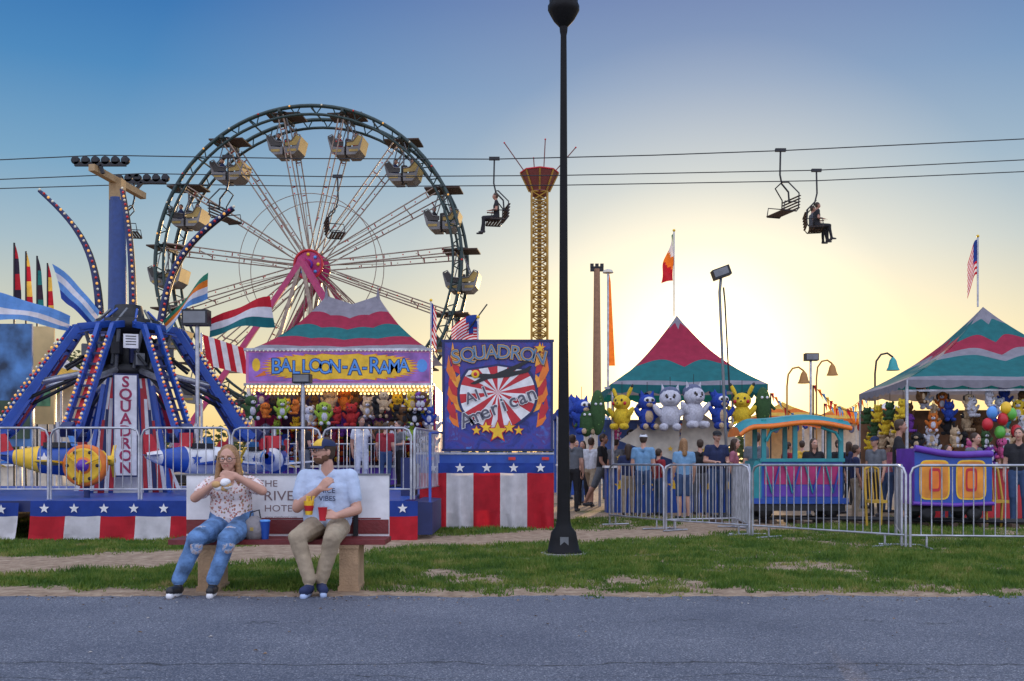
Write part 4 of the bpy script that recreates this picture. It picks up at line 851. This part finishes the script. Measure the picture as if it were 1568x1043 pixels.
# ------------------------------------------------------------------ kiddie train
@part
def train():
    d=18.4; b=B('kiddie_train_canopy_car'); x0,x1=at(1125,0,d).x,at(1288,0,d).x; xm=(x0+x1)/2; hw=(x1-x0)/2; w=.75
    tq=M('turquoise_paint',(.015,.24,.26),.35)
    b.box((xm+.1,d,.3),(hw*2-.3,w,.12),dark); b.box((xm+.1,d,.42),(hw*2-.2,w+.06,.1),blue)
    b.box((xm+.15,d,.8),(hw*2-.5,w,.68),blue); y=d-w/2-.004
    bx0=xm+.15-(hw-.25); bw=hw*2-.5
    b.box((xm+.15,y-.0,.9),(bw-.1,.01,.36),magenta); b.box((xm+.15,y-.003,.6),(bw-.1,.01,.2),purple)
    n=4
    for i in range(n):
        a=bx0+bw*i/n; q=bx0+bw*(i+.5)/n; r=bx0+bw*(i+1)/n; b.beam((a+.04,y-.018,1.1),(q,y-.018,.56),.065,.02,tq); b.beam((q,y-.023,.56),(r-.04,y-.023,1.1),.065,.02,blue)
    b.box((xm+.15,d,1.16),(bw+.06,w+.08,.06),tq)
    for x in(bx0+.05,bx0+bw*.42,xm+hw-.12):
        for yy in(-w/2+.04,w/2-.04): b.box((x,d+yy,1.5),(.08,.06,.8),tq)
    b.add([(bx0-.3,d-w/2,.4),(bx0,d-w/2,.4),(bx0,d-w/2,1.15),(bx0-.12,d-w/2,1.15),(bx0-.3,d+w/2,.4),(bx0,d+w/2,.4),(bx0,d+w/2,1.15),(bx0-.12,d+w/2,1.15)],[(0,1,2,3),(4,7,6,5),(0,3,7,4),(3,2,6,7)],tq)
    n=24; vs=[]
    for k,(dy,dz) in enumerate(((-.5,-.05),(-.3,.04),(0,.07),(.3,.04),(.5,-.05),(.5,-.11),(-.5,-.11))):
        for i in range(n+1):
            t=i/n; x=x0-.02+(x1-x0+.04)*t; z=1.88-.05*math.sin(t*pi*2+.5)-.06*(t**2)-.18*max(0,(.16-t)/.16)**2+ .03; vs.append((x,d+dy,z+dz))
    fs=[(k*(n+1)+i,k*(n+1)+i+1,((k+1)%7)*(n+1)+i+1,((k+1)%7)*(n+1)+i) for k in range(7) for i in range(n)]
    b.add(vs,[f for f in fs if f[0]//(n+1)<4],tq,True); b.add(vs,[f for f in fs if f[0]//(n+1)>=4],orange,True); b.add(vs,[tuple(k*(n+1) for k in range(7)),tuple(k*(n+1)+n for k in range(7))[::-1]],orange)
    b.path([(v[0],v[1]-.005,v[2]-.05) for v in vs[:n+1]],.04,orange,8)
    for q in(-1,1): b.path([(bx0+.08,d-.42,1.5),(bx0+.16,d-.42,1.68),(bx0+.4,d-.42,1.78)] if q<0 else [(xm+hw-.15,d-.42,1.5),(xm+hw-.24,d-.42,1.66),(xm+hw-.5,d-.42,1.75)],.03,tq,6)
    for x in(xm-.5,xm+.7):
        for yy in(-1,1): b.lathe([(.05,-.03),(.14,-.03),(.14,.03),(.05,.03)],(x,d+yy*.3,.25),dark,14,axis=(0,1,0))
    b.done()
    d=17.4; b=B('kiddie_train_car'); x0,x1=at(1386,0,d).x,at(1502,0,d).x; xm=(x0+x1)/2; hw=(x1-x0)/2
    og=M('orange_gradient_paint',(.8,.26,.02),.35,var=.45,scale=2.5)
    n=24; vs=[]
    for dy in(-.4,.4):
        for i in range(n+1): t=i/n; vs.append((x0+(x1-x0)*t,d+dy,.4+.02*math.sin(t*pi)))
        for i in range(n+1): t=i/n; vs.append((x0+(x1-x0)*t-.03*math.sin(t*pi*2),d+dy,1.36-.1*t**.8-.05*math.sin(t*pi)**2))
    k=n+1
    b.add(vs,[(i,i+1,k+i+1,k+i) for i in range(n)],blue); b.add(vs,[(2*k+i+1,2*k+i,3*k+i,3*k+i+1) for i in range(n)],blue)
    b.add(vs,[(k+i,k+i+1,3*k+i+1,3*k+i) for i in range(n)],purple,True); b.add(vs,[(0,k,3*k,2*k),(n,2*k+n,3*k+n,k+n)],purple)
    b.path([vs[k+i] for i in range(k)],.06,purple,8)
    for cx in(x0+.34,x1-.36):
        y=d-.405
        for m,sx,sz,dy in((yellow,.26,.34,.004),(og,.235,.315,.008),(red,.1,.2,.012),(orange,.07,.15,.016)): b.poly([(cx+sx*math.copysign(abs(math.cos(a))**.35,math.cos(a)),y-dy,.82+sz*math.copysign(abs(math.sin(a))**.4,math.sin(a))) for a in np.linspace(0,2*pi,33)[:-1]],m)
    b.box((xm,d,.33),(hw*2+.1,.6,.1),dark); b.path([(x0-.04,d-.43,.42),(xm,d-.43,.39),(x1+.04,d-.43,.42)],.035,purple,8)
    for x in(xm-.4,xm+.4):
        for yy in(-1,1): b.lathe([(.05,-.03),(.13,-.03),(.13,.03),(.05,.03)],(x,d+yy*.3,.25),dark,14,axis=(0,1,0))
    b.done()
    b=B('miniature_railway_track'); 
    P=[V((3.8,18.6,0)),V((5.2,18.4,0)),V((7.2,17.8,0)),V((9,17.2,0)),V((12,16.4,0)),V((16,15.8,0))]
    for o in(-.28,.28): b.path([p+V((0,o,.1)) for p in P],.03,dark,6)
    for p,q in zip(P[:-1],P[1:]):
        nn=int((q-p).length/.45)
        for i in range(nn): c=p.lerp(q,i/nn); b.box(c+V((0,0,.035)),(.12,.9,.07),M('wood_sleeper',(.09,.06,.04),.9))
    b.done()
    oc=M('ochre_paint',(.45,.27,.02),.5)
    for u in(1338,1522):
        b=B('yellow_ride_seat'); p=at(u,0,17.2); p.z=0
        for q in(-1,1): b.path([p+V((q*.12,0,0)),p+V((q*.14,.0,.5)),p+V((q*.12,.12,1.0))],.022,oc,8)
        b.path([p+V((-.12,.12,1.0)),p+V((0,.12,1.06)),p+V((.12,.12,1.0))],.022,oc,8)
        for k in range(3): b.path([p+V((-.06+.06*k,.02,.45)),p+V((-.06+.06*k,.12,1.02))],.012,oc,6)
        b.box(p+V((0,-.1,.45)),(.28,.3,.05),oc); b.done()
# ------------------------------------------------------------------ Ferris wheel
@part
def ferris():
    d=50; c=at(478,409,d); b=B('ferris_wheel'); yaw=-.10; R=Matrix.Rotation(yaw,3,'Z'); Rm=236*d/F; hw=1.0; n=15; off=math.radians(100)
    L=lambda a,r,y: c+R@V((r*math.cos(a),y,r*math.sin(a)))
    rim=M('rim_green',(.012,.035,.032),.45,var=.3); sp=M('spoke_cream',(.27,.2,.15),.5,var=.3); spr=M('spoke_red',(.3,.03,.03),.5)
    for y in(-hw,hw):
        for r,t in((Rm,.095),(Rm-.42,.07)): b.path([L(2*pi*i/90,r,y) for i in range(90)],t,rim,6,True)
        for i in range(90):
            a=2*pi*i/90; b.tube(L(a,Rm,y),L(a+2*pi/90*(1 if i%2 else -1)*.5,Rm-.42,y),.03,rim,n=4)
            if i%3==0: b.ell(L(a,Rm+.02,y*1.1),.05,(rbulb,wbulb,ybulb)[(i//3)%3],n=6,k=4)
        b.path([L(2*pi*i/60,Rm*.45,y*.8) for i in range(60)],.02,sp,4,True)
        b.lathe([(.75,-.04),(.75,.04)],L(0,0,y*.55),magenta,28,axis=R@V((0,1,0))); b.path([L(2*pi*i/28,.72,y*.62) for i in range(28)],.06,red,6,True)
        for k in range(8): b.ell(L(2*pi*k/8,.5,y*.64),.09,(yellow,lblue)[k%2],n=6,k=4)
        b.ell(L(0,0,y*.66),.25,purple,n=10,k=6)
        for i in range(n):
            a=off+2*pi*i/n
            for da in(-.018,.018): b.tube(L(a+da*10,.7,y*.55),L(a+da,Rm-.3,y),.035,sp,n=5)
            b.tube(L(a,Rm*.45,y*.8),L(a+pi/n,.7,y*.6),.015,sp,n=4)
            for r in(.3,.5,.72,.88): b.tube(L(a-.02,Rm*r,y*.8),L(a+.02,Rm*r,y*.8),.03,spr,n=4)
            for j in range(9): b.ell(L(a,Rm*(.2+.085*j),y*.9),.04,(wbulb,rbulb)[j%2],n=5,k=3)
    for i in range(n): 
        a=off+2*pi*i/n
        b.beam(L(a,Rm-.1,-hw-.15),L(a,Rm-.1,hw+.15),.14,.14,rim); b.beam(L(a,Rm-.42,-hw),L(a,Rm-.42,hw),.06,.06,sp)
        b.tube(L(a,Rm*.72,-hw*.85),L(a,Rm*.72,hw*.85),.03,sp,n=4)
        a2=a+pi/n; b.beam(L(a2,Rm-.1,-hw),L(a2,Rm-.1,hw),.06,.06,rim)
    b.tube(L(0,0,-hw-.8),L(0,0,hw+.8),.2,magenta)
    pk=M('support_magenta',(.4,.03,.12),.45)
    for y in(-hw-.7,hw+.7):
        for q in(-1,1):
            foot=c+R@V((q*6.9,y*2.0,0)); foot.z=0; b.beam(L(0,0,y),foot,.3,.26,pk)
            f2=c+R@V((q*2.6,y*2.0,0)); f2.z=0; b.beam(L(0,0,y),f2,.2,.18,sp)
            b.tube(L(0,0,y).lerp(foot,.5),L(0,0,y).lerp(f2,.5),.07,sp)
    b.box(c*1+V((0,0,-c.z+.3)),(15,5,.4),dark,yaw)
    b.done()
    yl=M('gondola_ochre',(.34,.23,.05),.5,var=.3,scale=2); gw=M('gondola_grey',(.16,.155,.15),.5,var=.3,scale=2); gd=M('gondola_dark',(.04,.035,.03),.6)
    for i in range(n):
        a=off+2*pi*i/n; p=L(a,Rm-.15,0)
        g=B('ferris_wheel_gondola'); sw=random.uniform(-.05,.05)
        g.box(p+V((0,0,.08)),(1.75,1.3,.07),brown,yaw); g.lathe([(.8,.1),(.5,.2),(.06,.28)],p+V((0,0,.02)),brown,4); g.tube(p-V((0,0,1.8)),p+V((0,0,.3)),.04,grey)
        for q in(-1,1):
            for r in(-1,1): g.tube(p+R@V((q*.12,r*.5,-.02)),p+R@V((q*.5+sw,r*.45,-1.3)),.03,grey,n=5)
        base=p+V((sw,0,-1.95)); LL=lambda x,y,z: base+R@V((x,y,z))
        for q in(-1,1):
            pr=[(.06,.0),(.5,.0),(.74,.22),(.9,.86),(.8,.92),(.66,.42),(.2,.36),(.06,.4)]
            vs=[LL(q*x,yy,z) for yy in(-.58,.58) for x,z in pr]; k=len(pr)
            g.add(vs,[tuple(range(k)),tuple(range(k,2*k))[::-1]]+[(j,(j+1)%k,k+(j+1)%k,k+j) for j in range(k) if j not in(2,)],gw)
            g.add(vs,[(2,3,k+3,k+2)],yl)
            for yy in(-.585,.585): g.add([LL(q*.08,yy,.42),LL(q*.66,yy,.45),LL(q*.86,yy,.84),LL(q*.62,yy,.98),LL(q*.3,yy,.62),LL(q*.08,yy,.6)],[(0,1,2,3,4,5)],yl if q>0 else gd)
            g.path([LL(q*.08,-.6,.62),LL(q*.4,-.6,.66),LL(q*.66,-.6,1.0),LL(q*.88,-.6,.9)],.03,gw,5); g.box(LL(q*.42,-.59,.2),(.45,.015,.12),yl,yaw)
        g.tube(LL(0,0,0),LL(0,0,.9),.16,gd)
        if i in(0,1,13,14,2,12): 
            for q in(-.45,.42): 
                m=random.choice([cblk,cnav,cred,cgry]); g.path([LL(q,0,.45),LL(q,0,.85),LL(q,0,.98)],[.2,.17,.07],m,8); g.ell(LL(q,0,1.1),(.1,.11,.13),skin2)
                g.ell(LL(q,.02,1.14),(.11,.11,.12),hbr)
        g.done()
@part
def drop():
    d=85; b=B('drop_tower'); ym=M('tower_yellow',(.36,.2,.02),.5,var=.25,scale=1); c=at(826,0,d); c.z=0; w=12*d/F; zt=zz(296,d)
    for q in(-1,1):
        for r in(-1,1): b.beam(c+V((q*w,r*w,0)),c+V((q*w,r*w,zt)),.16,.16,ym)
    n=30
    for i in range(n):
        z0=zt*i/n; z1=zt*(i+1)/n
        for r in(-1,1):
            b.tube(c+V((-w,r*w,z0)),c+V((w,r*w,z1)),.06,ym,n=5); b.tube(c+V((w,r*w,z0)),c+V((-w,r*w,z1)),.06,ym,n=5); b.tube(c+V((-w,r*w,z1)),c+V((w,r*w,z1)),.06,ym,n=5)
            b.tube(c+V((r*w,-w,z0)),c+V((r*w,w,z1)),.06,ym,n=5)
    b.box(c+V((0,0,zt/2)),(.35,.35,zt),M('tower_core',(.2,.11,.02),.6))
    rm=M('crown_brown_red',(.16,.035,.03),.5)
    b.lathe([(.5,zt-.3),(.8,zt+.05),(.8,zt+.15),(1.55,zt+1.6),(1.6,zt+1.75),(1.4,zt+1.8)],c,rm,8,smooth=False)
    for i in range(8): a=2*pi*i/8; b.tube(c+V((.85*math.cos(a),.85*math.sin(a),zt+.1)),c+V((1.62*math.cos(a),1.62*math.sin(a),zt+1.7)),.08,ym,n=5)
    b.path([c+V((1.62*math.cos(2*pi*i/8),1.62*math.sin(2*pi*i/8),zt+1.75)) for i in range(8)],.07,red,5,True)
    for dx,tx,h in((-1.1,-3.0,4.3),(1.1,3.1,3.9),(.35,.5,4.6),(-.4,-.5,3.0)): b.tube(c+V((dx,0,zt+1.6)),c+V((tx,0,zt+h)),.045,rm,n=4); b.ell(c+V((tx,0,zt+h)),.08,red,n=6,k=4)
    b.box(c+V((0,0,zt*.36)),(w*2+.7,w*2+.7,.4),rm); b.done()
@part
def lift():
    b=B('chairlift_tower'); d1,d2=33.0,35.5; x=at(180,0,34.2).x; z1=at(0,243,d1).z; P=V((x,34.2,0))
    b.lathe([(.36,0),(.33,4),(.27,z1-1)],P,M('tower_blue',(.015,.05,.2),.45),14); b.beam(P+V((0,0,z1-1.1)),P+V((0,0,z1-.35)),.42,.42,M('crossarm_tan',(.4,.27,.13),.6))
    b.beam((x-.3,d1-.2,z1-.35),(x+.3,d2+.3,z1-.5),.22,.22,M('crossarm_tan',(.4,.27,.13),.6)); 
    for u,v,d in((154,246,d1),(218,273,d2)):
        c=at(u,v,d); b.beam(c+V((-.85,0,-.12)),c+V((.85,0,-.12)),.1,.14,dark)
        for k in range(6): b.lathe([(.06,-.05),(.14,-.05),(.12,0),(.14,.05),(.06,.05)],c+V((-.82+.33*k,0,.0)),dark,12,axis=(0,1,0))
        b.beam(c+V((0,0,-.15)),(P.x,d,z1-.5),.1,.1,dark)
    b.done()
    c=B('chairlift_cables')
    for d,pts in((33.0,[(-300,252),(0,245),(154,238),(450,243),(757,244),(1000,238),(1195,231),(1568,213),(1900,196)]),(35.5,[(-300,280),(0,275),(218,266),(517,271),(850,269),(1250,261),(1568,245),(1900,228)]),(36.2,[(-300,294),(0,289),(230,282),(517,286),(850,284),(1250,277),(1568,263),(1900,248)])):
        c.path([at(u,v,d) for u,v in pts],.019,dark,5)
    c.done()
    def chair(u,v,d,ppl,dirn,tw=0):
        b=B('chairlift_chair'); p=at(u,v,d); Rz=Matrix.Rotation(tw,3,'Z'); L=lambda x,y,z: p+Rz@V((x*dirn,y,z))
        b.box(L(0,0,.02),(.35,.1,.1),dark); b.path([L(0,0,0),L(.02,0,-.8),L(-.05,0,-1.1),L(-.3,0,-1.35),L(-.33,0,-1.7)],.03,dark,6)
        for y in(-.5,.5):
            b.path([L(-.05,0,-1.05),L(-.05,y*.8,-1.15),L(-.38,y,-1.5),L(-.36,y,-2.0),L(-.28,y,-2.1),L(.2,y,-2.1)],.022,dark,6); b.path([L(-.36,y,-1.8),L(.15,y,-1.8),L(.2,y,-2.1)],.018,dark,5)
        for k in range(5): b.beam(L(-.22+.1*k,-.52,-2.08),L(-.22+.1*k,.52,-2.08),.07,.025,brown); b.beam(L(-.37-.01*k,-.52,-1.98+.1*k),L(-.37-.01*k,.52,-1.98+.1*k),.07,.025,brown)
        b.done()
        for k in range(ppl):
            person('chairlift_rider',p.x+(-.08)*dirn,p.y+(-.25+.5*k),p.z-2.08-.46,face=(-pi/2 if dirn<0 else pi/2),pose='sit',h=1.7,shirt=(cblk,cgry)[k%2],pants=cblk,arm='fwd',vox=.025,sk=skin2)
    chair(757,244,33,1,-1,.2); chair(1195,231,33,0,-1,.3); chair(1250,262,35.5,2,1,-.2); chair(205,270,35.5,0,1,.2); chair(349,241,33,0,1,-.3); chair(517,271,35.5,0,1,.3)
# ------------------------------------------------------------------ poles, flags, background
@part
def poles():
    b=B('light_pole'); p=at(1104,418,20.5)
    R=Matrix.Rotation(-.35,3,'Y'); b.box(p,(.36,.25,.2),dark,R=R); b.box(p+V((-.02,-.12,.0)),(.3,.02,.14),grey,R=R); b.path([p-V((.0,0,.1)),p+V((-.03,0,-.4)),V((at(1112,0,20.5).x,20.5,1.4)),V((at(1113,0,20.5).x,20.5,0))],.03,grey,8); b.path([p-V((-.05,0,.3)),p+V((.08,0,-.6)),V((at(1117,0,20.5).x,20.5,2.6))],.018,dark,6); b.done()
    flood('floodlight',1242,547,30,900,.4,.22)
    b=B('utility_column'); d=60; p=at(914,0,d); z=zz(412,d); b.lathe([(.3,0),(.24,z*.6),(.18,z)],V((p.x,d,0)),M('column_tan',(.3,.17,.1),.8),10); b.beam((p.x-.4,d,z),(p.x+.4,d,z),.12,.3,dark)
    for q in(-.3,0,.3): b.box((p.x+q,d,z+.2),(.2,.2,.22),dark)
    b.done()
    b=B('feather_banner'); p=at(931,0,45); z=zz(418,45); b.tube((p.x,45,0),(p.x,45,z),.05,galv); b.add([(p.x+.05,45,z),(p.x+.12,45,z-.4),(p.x+.32,45,z-4.2),(p.x+.05,45,z-4.2)],[(0,1,2,3)],f_or); b.lathe([(.25,0),(.2,.12),(.02,.18)],(p.x,45,z),offw,10); b.done()
    for i,(u,v,c) in enumerate(((22,372,(f_red,f_bk)),(40,385,(f_ye,f_red)),(57,392,(f_bk,f_teal)),(73,403,(f_red,f_ye)))):
        b=B('feather_banner'); d=27+i; p=at(u,v,d); b.tube(V((p.x,d,0)),p,.025,dark,n=6)
        n=12
        for k in range(n):
            t0,t1=k/n,(k+1)/n; w=lambda t: .17*(1-(1-min(1,t*1.4))**2)+.01; zt=lambda t: p.z-1.7*t
            b.add([(p.x,d,zt(t0)),(p.x+w(t0),d+.03*math.sin(9*t0),zt(t0)),(p.x+w(t1),d+.03*math.sin(9*t1),zt(t1)),(p.x,d,zt(t1))],[(0,1,2,3)],c[k//3%2])
        b.done()
    polflag('american_flag',660,462,600,22,.12,.9,US,f_blue,1,1.5); polflag('american_flag',732,488,560,19.5,.42,.38,US,f_blue,-1,.35); 
    b=B('american_flag'); p=at(706,520,19.5); q=at(746,466,19.5); b.tube(p,q,.014,dark,n=5); flag(b,p.lerp(q,.7)+V((-.05,0,0)),.5,.4,US,V((-1,0,0)),.5,f_blue); b.done()
    b=B('striped_red_canopy'); d=28
    for i in range(9): p=at(310+9*i,512+3*i,d); q=at(318+9*i,560+2*i,d); b.add([p,at(319+9*i,515+3*i,d),at(327+9*i,562+2*i,d),q],[(0,3,2,1)],(f_red,f_white)[i%2])
    b.beam(at(309,510,d),V((at(309,0,d).x,d,0)),.06,.06,galv); b.beam(at(398,540,d),V((at(398,0,d).x,d,0)),.06,.06,galv); b.done()
    for u,v,d in((1224,568,32),(1268,557,34),(1360,547,30)):
        b=B('bell_lamp_post'); p=at(u,v,d); cm=M('lamp_post_ochre',(.35,.16,.03),.5) if u!=1360 else dark; b.path([V((p.x-.4,d,0)),V((p.x-.4,d,p.z-.5)),V((p.x-.36,d,p.z-.12)),V((p.x-.22,d,p.z+.08)),V((p.x-.03,d,p.z+.12)),V((p.x+.14,d,p.z))],.03,cm,8); b.lathe([(.2,-.4),(.15,-.3),(.1,-.1),(.03,.0)],V((p.x+.14,d,p.z)),cm if u!=1360 else teal,12); b.done()
    for k,(ua,va,ub,vb,d) in enumerate(((1245,590,1345,622,34),(1180,602,1262,634,38),(1262,618,1330,600,44))):
        b=B('pennant_string'); A=at(ua,va,d); Z=at(ub,vb,d); n=17
        pts=[A.lerp(Z,t)+V((0,0,-.5*math.sin(pi*t))) for t in np.linspace(0,1,n)]; b.path(pts,.012,dark,4)
        for i,p in enumerate(pts[:-1]): b.add([p,p+V((.12,0,-.0)),p+V((.15+.1*math.sin(i),.1,-.36))],[(0,1,2)],(f_red,f_or,f_lb,f_ye)[i%4])
        b.tube((A.x,d,0),A,.03,dark,n=6); b.done()
def stall(name,u0,u1,d,vt,roofm,wallm,vr,depth=3,stripe=None):
    b=B(name); x0,x1=at(u0,0,d).x,at(u1,0,d).x; xm=(x0+x1)/2;hw=(x1-x0)/2; ze=zz(vt,d); H=zz(vr,d)-ze
    tentroof(b,xm,d+depth/2,hw,depth/2,ze,H,0,[(.35,roofm),(.6,stripe or roofm),(2,roofm)],nw=3,valance=.25,vm=stripe or roofm)
    for x in(x0+.04,x1-.04):
        for y in(d+.05,d+depth-.05): b.tube((x,y,0),(x,y,ze),.04,galv)
    b.box((xm,d+depth-.1,ze/2),(hw*2-.1,.05,ze),wallm); b.box((xm,d+.3,.5),(hw*2-.1,.4,1),wallm); b.box((xm,d+.27,1.03),(hw*2,.55,.06),white)
    for i in range(int(hw*2/.4)): b.ell((x0+.3+.4*i,d+.35,ze-.45+random.uniform(-.1,.1)),(.14,.12,.18),random.choice(ALLP),n=8,k=6); b.ell((x0+.3+.4*i,d+.3,ze-.2),(.09,.09,.09),random.choice(ALLP),n=8,k=6)
    b.done()
@part
def stalls():
    stall('food_stall_tent',-40,95,30,575,f_ye,offw,500,3,f_white); stall('food_stall_tent',852,905,34,628,f_blue,blue,598,3); stall('food_stall_tent',1165,1262,40,636,f_ye,M('stall_tan',(.5,.33,.15),.7),612,3,f_or)
    stall('food_stall_tent',1258,1345,46,640,f_ye,offw,618,3,f_or); stall('food_stall_tent',880,935,52,640,f_white,offw,612,3,f_lb); stall('food_stall_tent',655,700,36,620,f_white,offw,590,3,f_red)
    stall('food_stall_tent',1330,1420,52,636,f_white,offw,612,3,f_or)
    b=B('mural_panel'); p=at(12,590,26); b.box(p,(1.3,.08,3.2),M('mural_blue',(.05,.14,.3),.6,var=.8,scale=1.8)); b.box(p+V((0,-.045,-.9)),(1.2,.01,1.0),M('mural_dark',(.03,.06,.03),.6,var=.5,scale=3)); 
    for q in(-.6,.6): b.box((p.x+q,26.1,p.z/2),(.08,.08,p.z),galv)
    b.done()
    b=B('yellow_vinyl_wall'); p=at(56,575,27.5); b.box(p,(1.0,.06,2.7),M('vinyl_yellow',(.62,.45,.2),.6,var=.2,scale=1.5)); b.box(p+V((0,-.034,-.6)),(.8,.01,.5),M('vinyl_green',(.1,.25,.12),.6,var=.5,scale=4))
    for q in(-.47,.47): b.box((p.x+q,27.6,p.z/2),(.06,.06,p.z),galv)
    b.done()
leafm=translucent(M('foliage',(.06,.085,.025),.8,var=.45,scale=1.5),.35); bark=M('bark',(.08,.055,.035),.9,bump=.6)
def leaves(b,c,r,n,ls,squash=.75):
    vs=[];fs=[]
    for i in range(n):
        u=V((random.gauss(0,1),random.gauss(0,1),random.gauss(0,1))).normalized()*(random.random()**.4); p=V(c)+V((u.x*r,u.y*r,u.z*r*squash))
        a=V((random.gauss(0,1),random.gauss(0,1),random.gauss(0,1))).normalized(); x,y,_=frame(a); s=ls*random.uniform(.6,1.4); k=len(vs)
        vs+= [p-x*s,p+y*s*.5,p+x*s,p-y*s*.5]; fs.append((k,k+1,k+2,k+3))
    b.add(vs,fs,leafm)
def tree(x,y,h,cr=.3):
    b=B('broadleaf_tree'); p=V((x,y,0)); b.path([p,p+V((.1,0,h*.25)),p+V((-.05,0,h*.5)),p+V((0,0,h*.8))],[h*.035,h*.028,h*.018,h*.008],bark,8)
    for i in range(11):
        a=i*2.4; z=h*(.35+.05*i); e=p+V((math.cos(a)*h*cr*random.uniform(.5,1)*(1.15-.07*i),math.sin(a)*h*cr*random.uniform(.5,1)*(1.15-.07*i),z+h*.1)); b.path([p+V((0,0,z-h*.08)),e],[h*.012,h*.004],bark,5); leaves(b,e,h*random.uniform(.11,.17),300,h*.014)
    leaves(b,p+V((0,0,h*.9)),h*.13,260,h*.014); b.done()
@part
def trees():
    for u,d,h in((105,42,5.6),(60,48,6.5),(132,50,5.4),(-30,45,7)): tree(at(u,0,d).x,d,h)
    b=B('distant_trees')
    for i in range(150):
        d=random.uniform(120,170); x=random.uniform(-110,120); h=random.uniform(4,8); leaves(b,(x,d,h*.5),h*.6,130,.45,.9)
    b.done()
# ------------------------------------------------------------------ crowd
def cp(u,d,**k): return person(k.pop('name','standing_visitor'),at(u,0,d).x,d,**k)
@part
def crowd():
    cp(880,27,face=.5,shirt=cnav,pants=cdn,pose='walk'); cp(893,25.5,face=-.4,shirt=cgry,pants=cblk,long=True,h=1.66)
    cp(905,24.5,face=2.6,shirt=cwht,pants=khaki,shorts=True,pose='walk'); cp(921,23.5,face=1.2,shirt=cblk,pants=cgry,shorts=True,h=1.78,pose='walk',sk=skin2)
    cp(943,25,face=2.5,shirt=cgry,pants=cblk); cp(962,21,face=3.0,shirt=cnav,pants=khaki,h=1.5,long=True); cp(985,20.6,face=2.8,shirt=clb,pants=cdn,cap=(cwht,cwht),h=1.7)
    cp(1008,21,face=2.2,shirt=cred,pants=cdn,h=1.4); cp(1047,19.5,face=3.3,shirt=clb,pants=cdn,shorts=True,long=True,hair=hb,h=1.58); cp(1097,20.4,face=.2,shirt=cnav,pants=cdn,cap=(cblk,cblk),h=1.76,arm='fwd')
    cp(1072,21.2,face=3.1,shirt=cblk,pants=cgry,h=1.6); cp(1122,20.6,face=1.2,shirt=cpk,pants=cdn,long=True,h=1.6); cp(1158,20.2,face=2.7,shirt=cgry,pants=cdn,h=1.72)
    cp(1245,20.4,face=.2,shirt=cblk,pants=cdn,h=1.6,long=True); cp(1310,19.2,face=1.5,shirt=cnav,pants=khaki,h=1.45,sk=skin2); cp(1283,21.5,face=.7,shirt=cblk,pants=cdn,h=1.6); cp(1340,20.5,face=-1,shirt=cgry,pants=cblk,cap=(cnav,cnav),h=1.65)
    cp(1376,18.4,face=1.2,shirt=cblk,pants=cdn,h=1.9,sk=skin2,arm='fwd'); cp(1358,22,face=2,shirt=cpk,pants=cdn,h=1.6); cp(1450,19.3,face=.2,shirt=cgrn,pants=cdn,h=1.45,long=True); cp(1490,18.6,face=.6,shirt=cgry,pants=cdn,h=1.66,arm='fwd'); cp(1512,20,face=2.4,shirt=cnav,pants=khaki,h=1.7)
    cp(1206,24,face=1.8,shirt=cred,pants=cdn,h=1.6); cp(1228,27,face=2.8,shirt=cyl,pants=cdn,h=1.7); cp(1425,23,face=2.8,shirt=cwht,pants=cdn,h=1.7); cp(1560,18.2,face=-.6,shirt=cblk,pants=cdn,h=1.74)
    cp(1040,30,face=2,shirt=cgry,pants=cdn); cp(868,30,face=.3,shirt=cred,pants=cdn); cp(930,30,face=.3,shirt=clb,pants=cdn)
    cp(1325,24,face=1,shirt=cblk,pants=cdn,h=1.7); cp(1300,26,face=2,shirt=cnav,pants=cblk,h=1.65,long=True); cp(1400,21,face=2.5,shirt=cgry,pants=cdn,h=1.6); cp(876,22.5,face=2.9,shirt=cgry,pants=cblk,h=1.74)
    person('standing_visitor',at(553,0,21).x,21,PZ,face=.5,h=1.52,shirt=cwht,pants=cwht,sk=skin2,arm=('down','up'))
    person('standing_visitor',at(466,0,22).x,22,PZ,face=2.5,h=1.5,shirt=cblk,pants=cgry,long=True); person('ride_operator',at(612,0,22.6).x,22.6,PZ,face=-1,h=1.5,shirt=cgry,pants=cblk,arm='fwd')
    person('standing_visitor',at(590,0,22.2).x,22.2,PZ,face=3,h=1.45,shirt=cred,pants=cdn)
if errs: raise RuntimeError(' || '.join(errs))
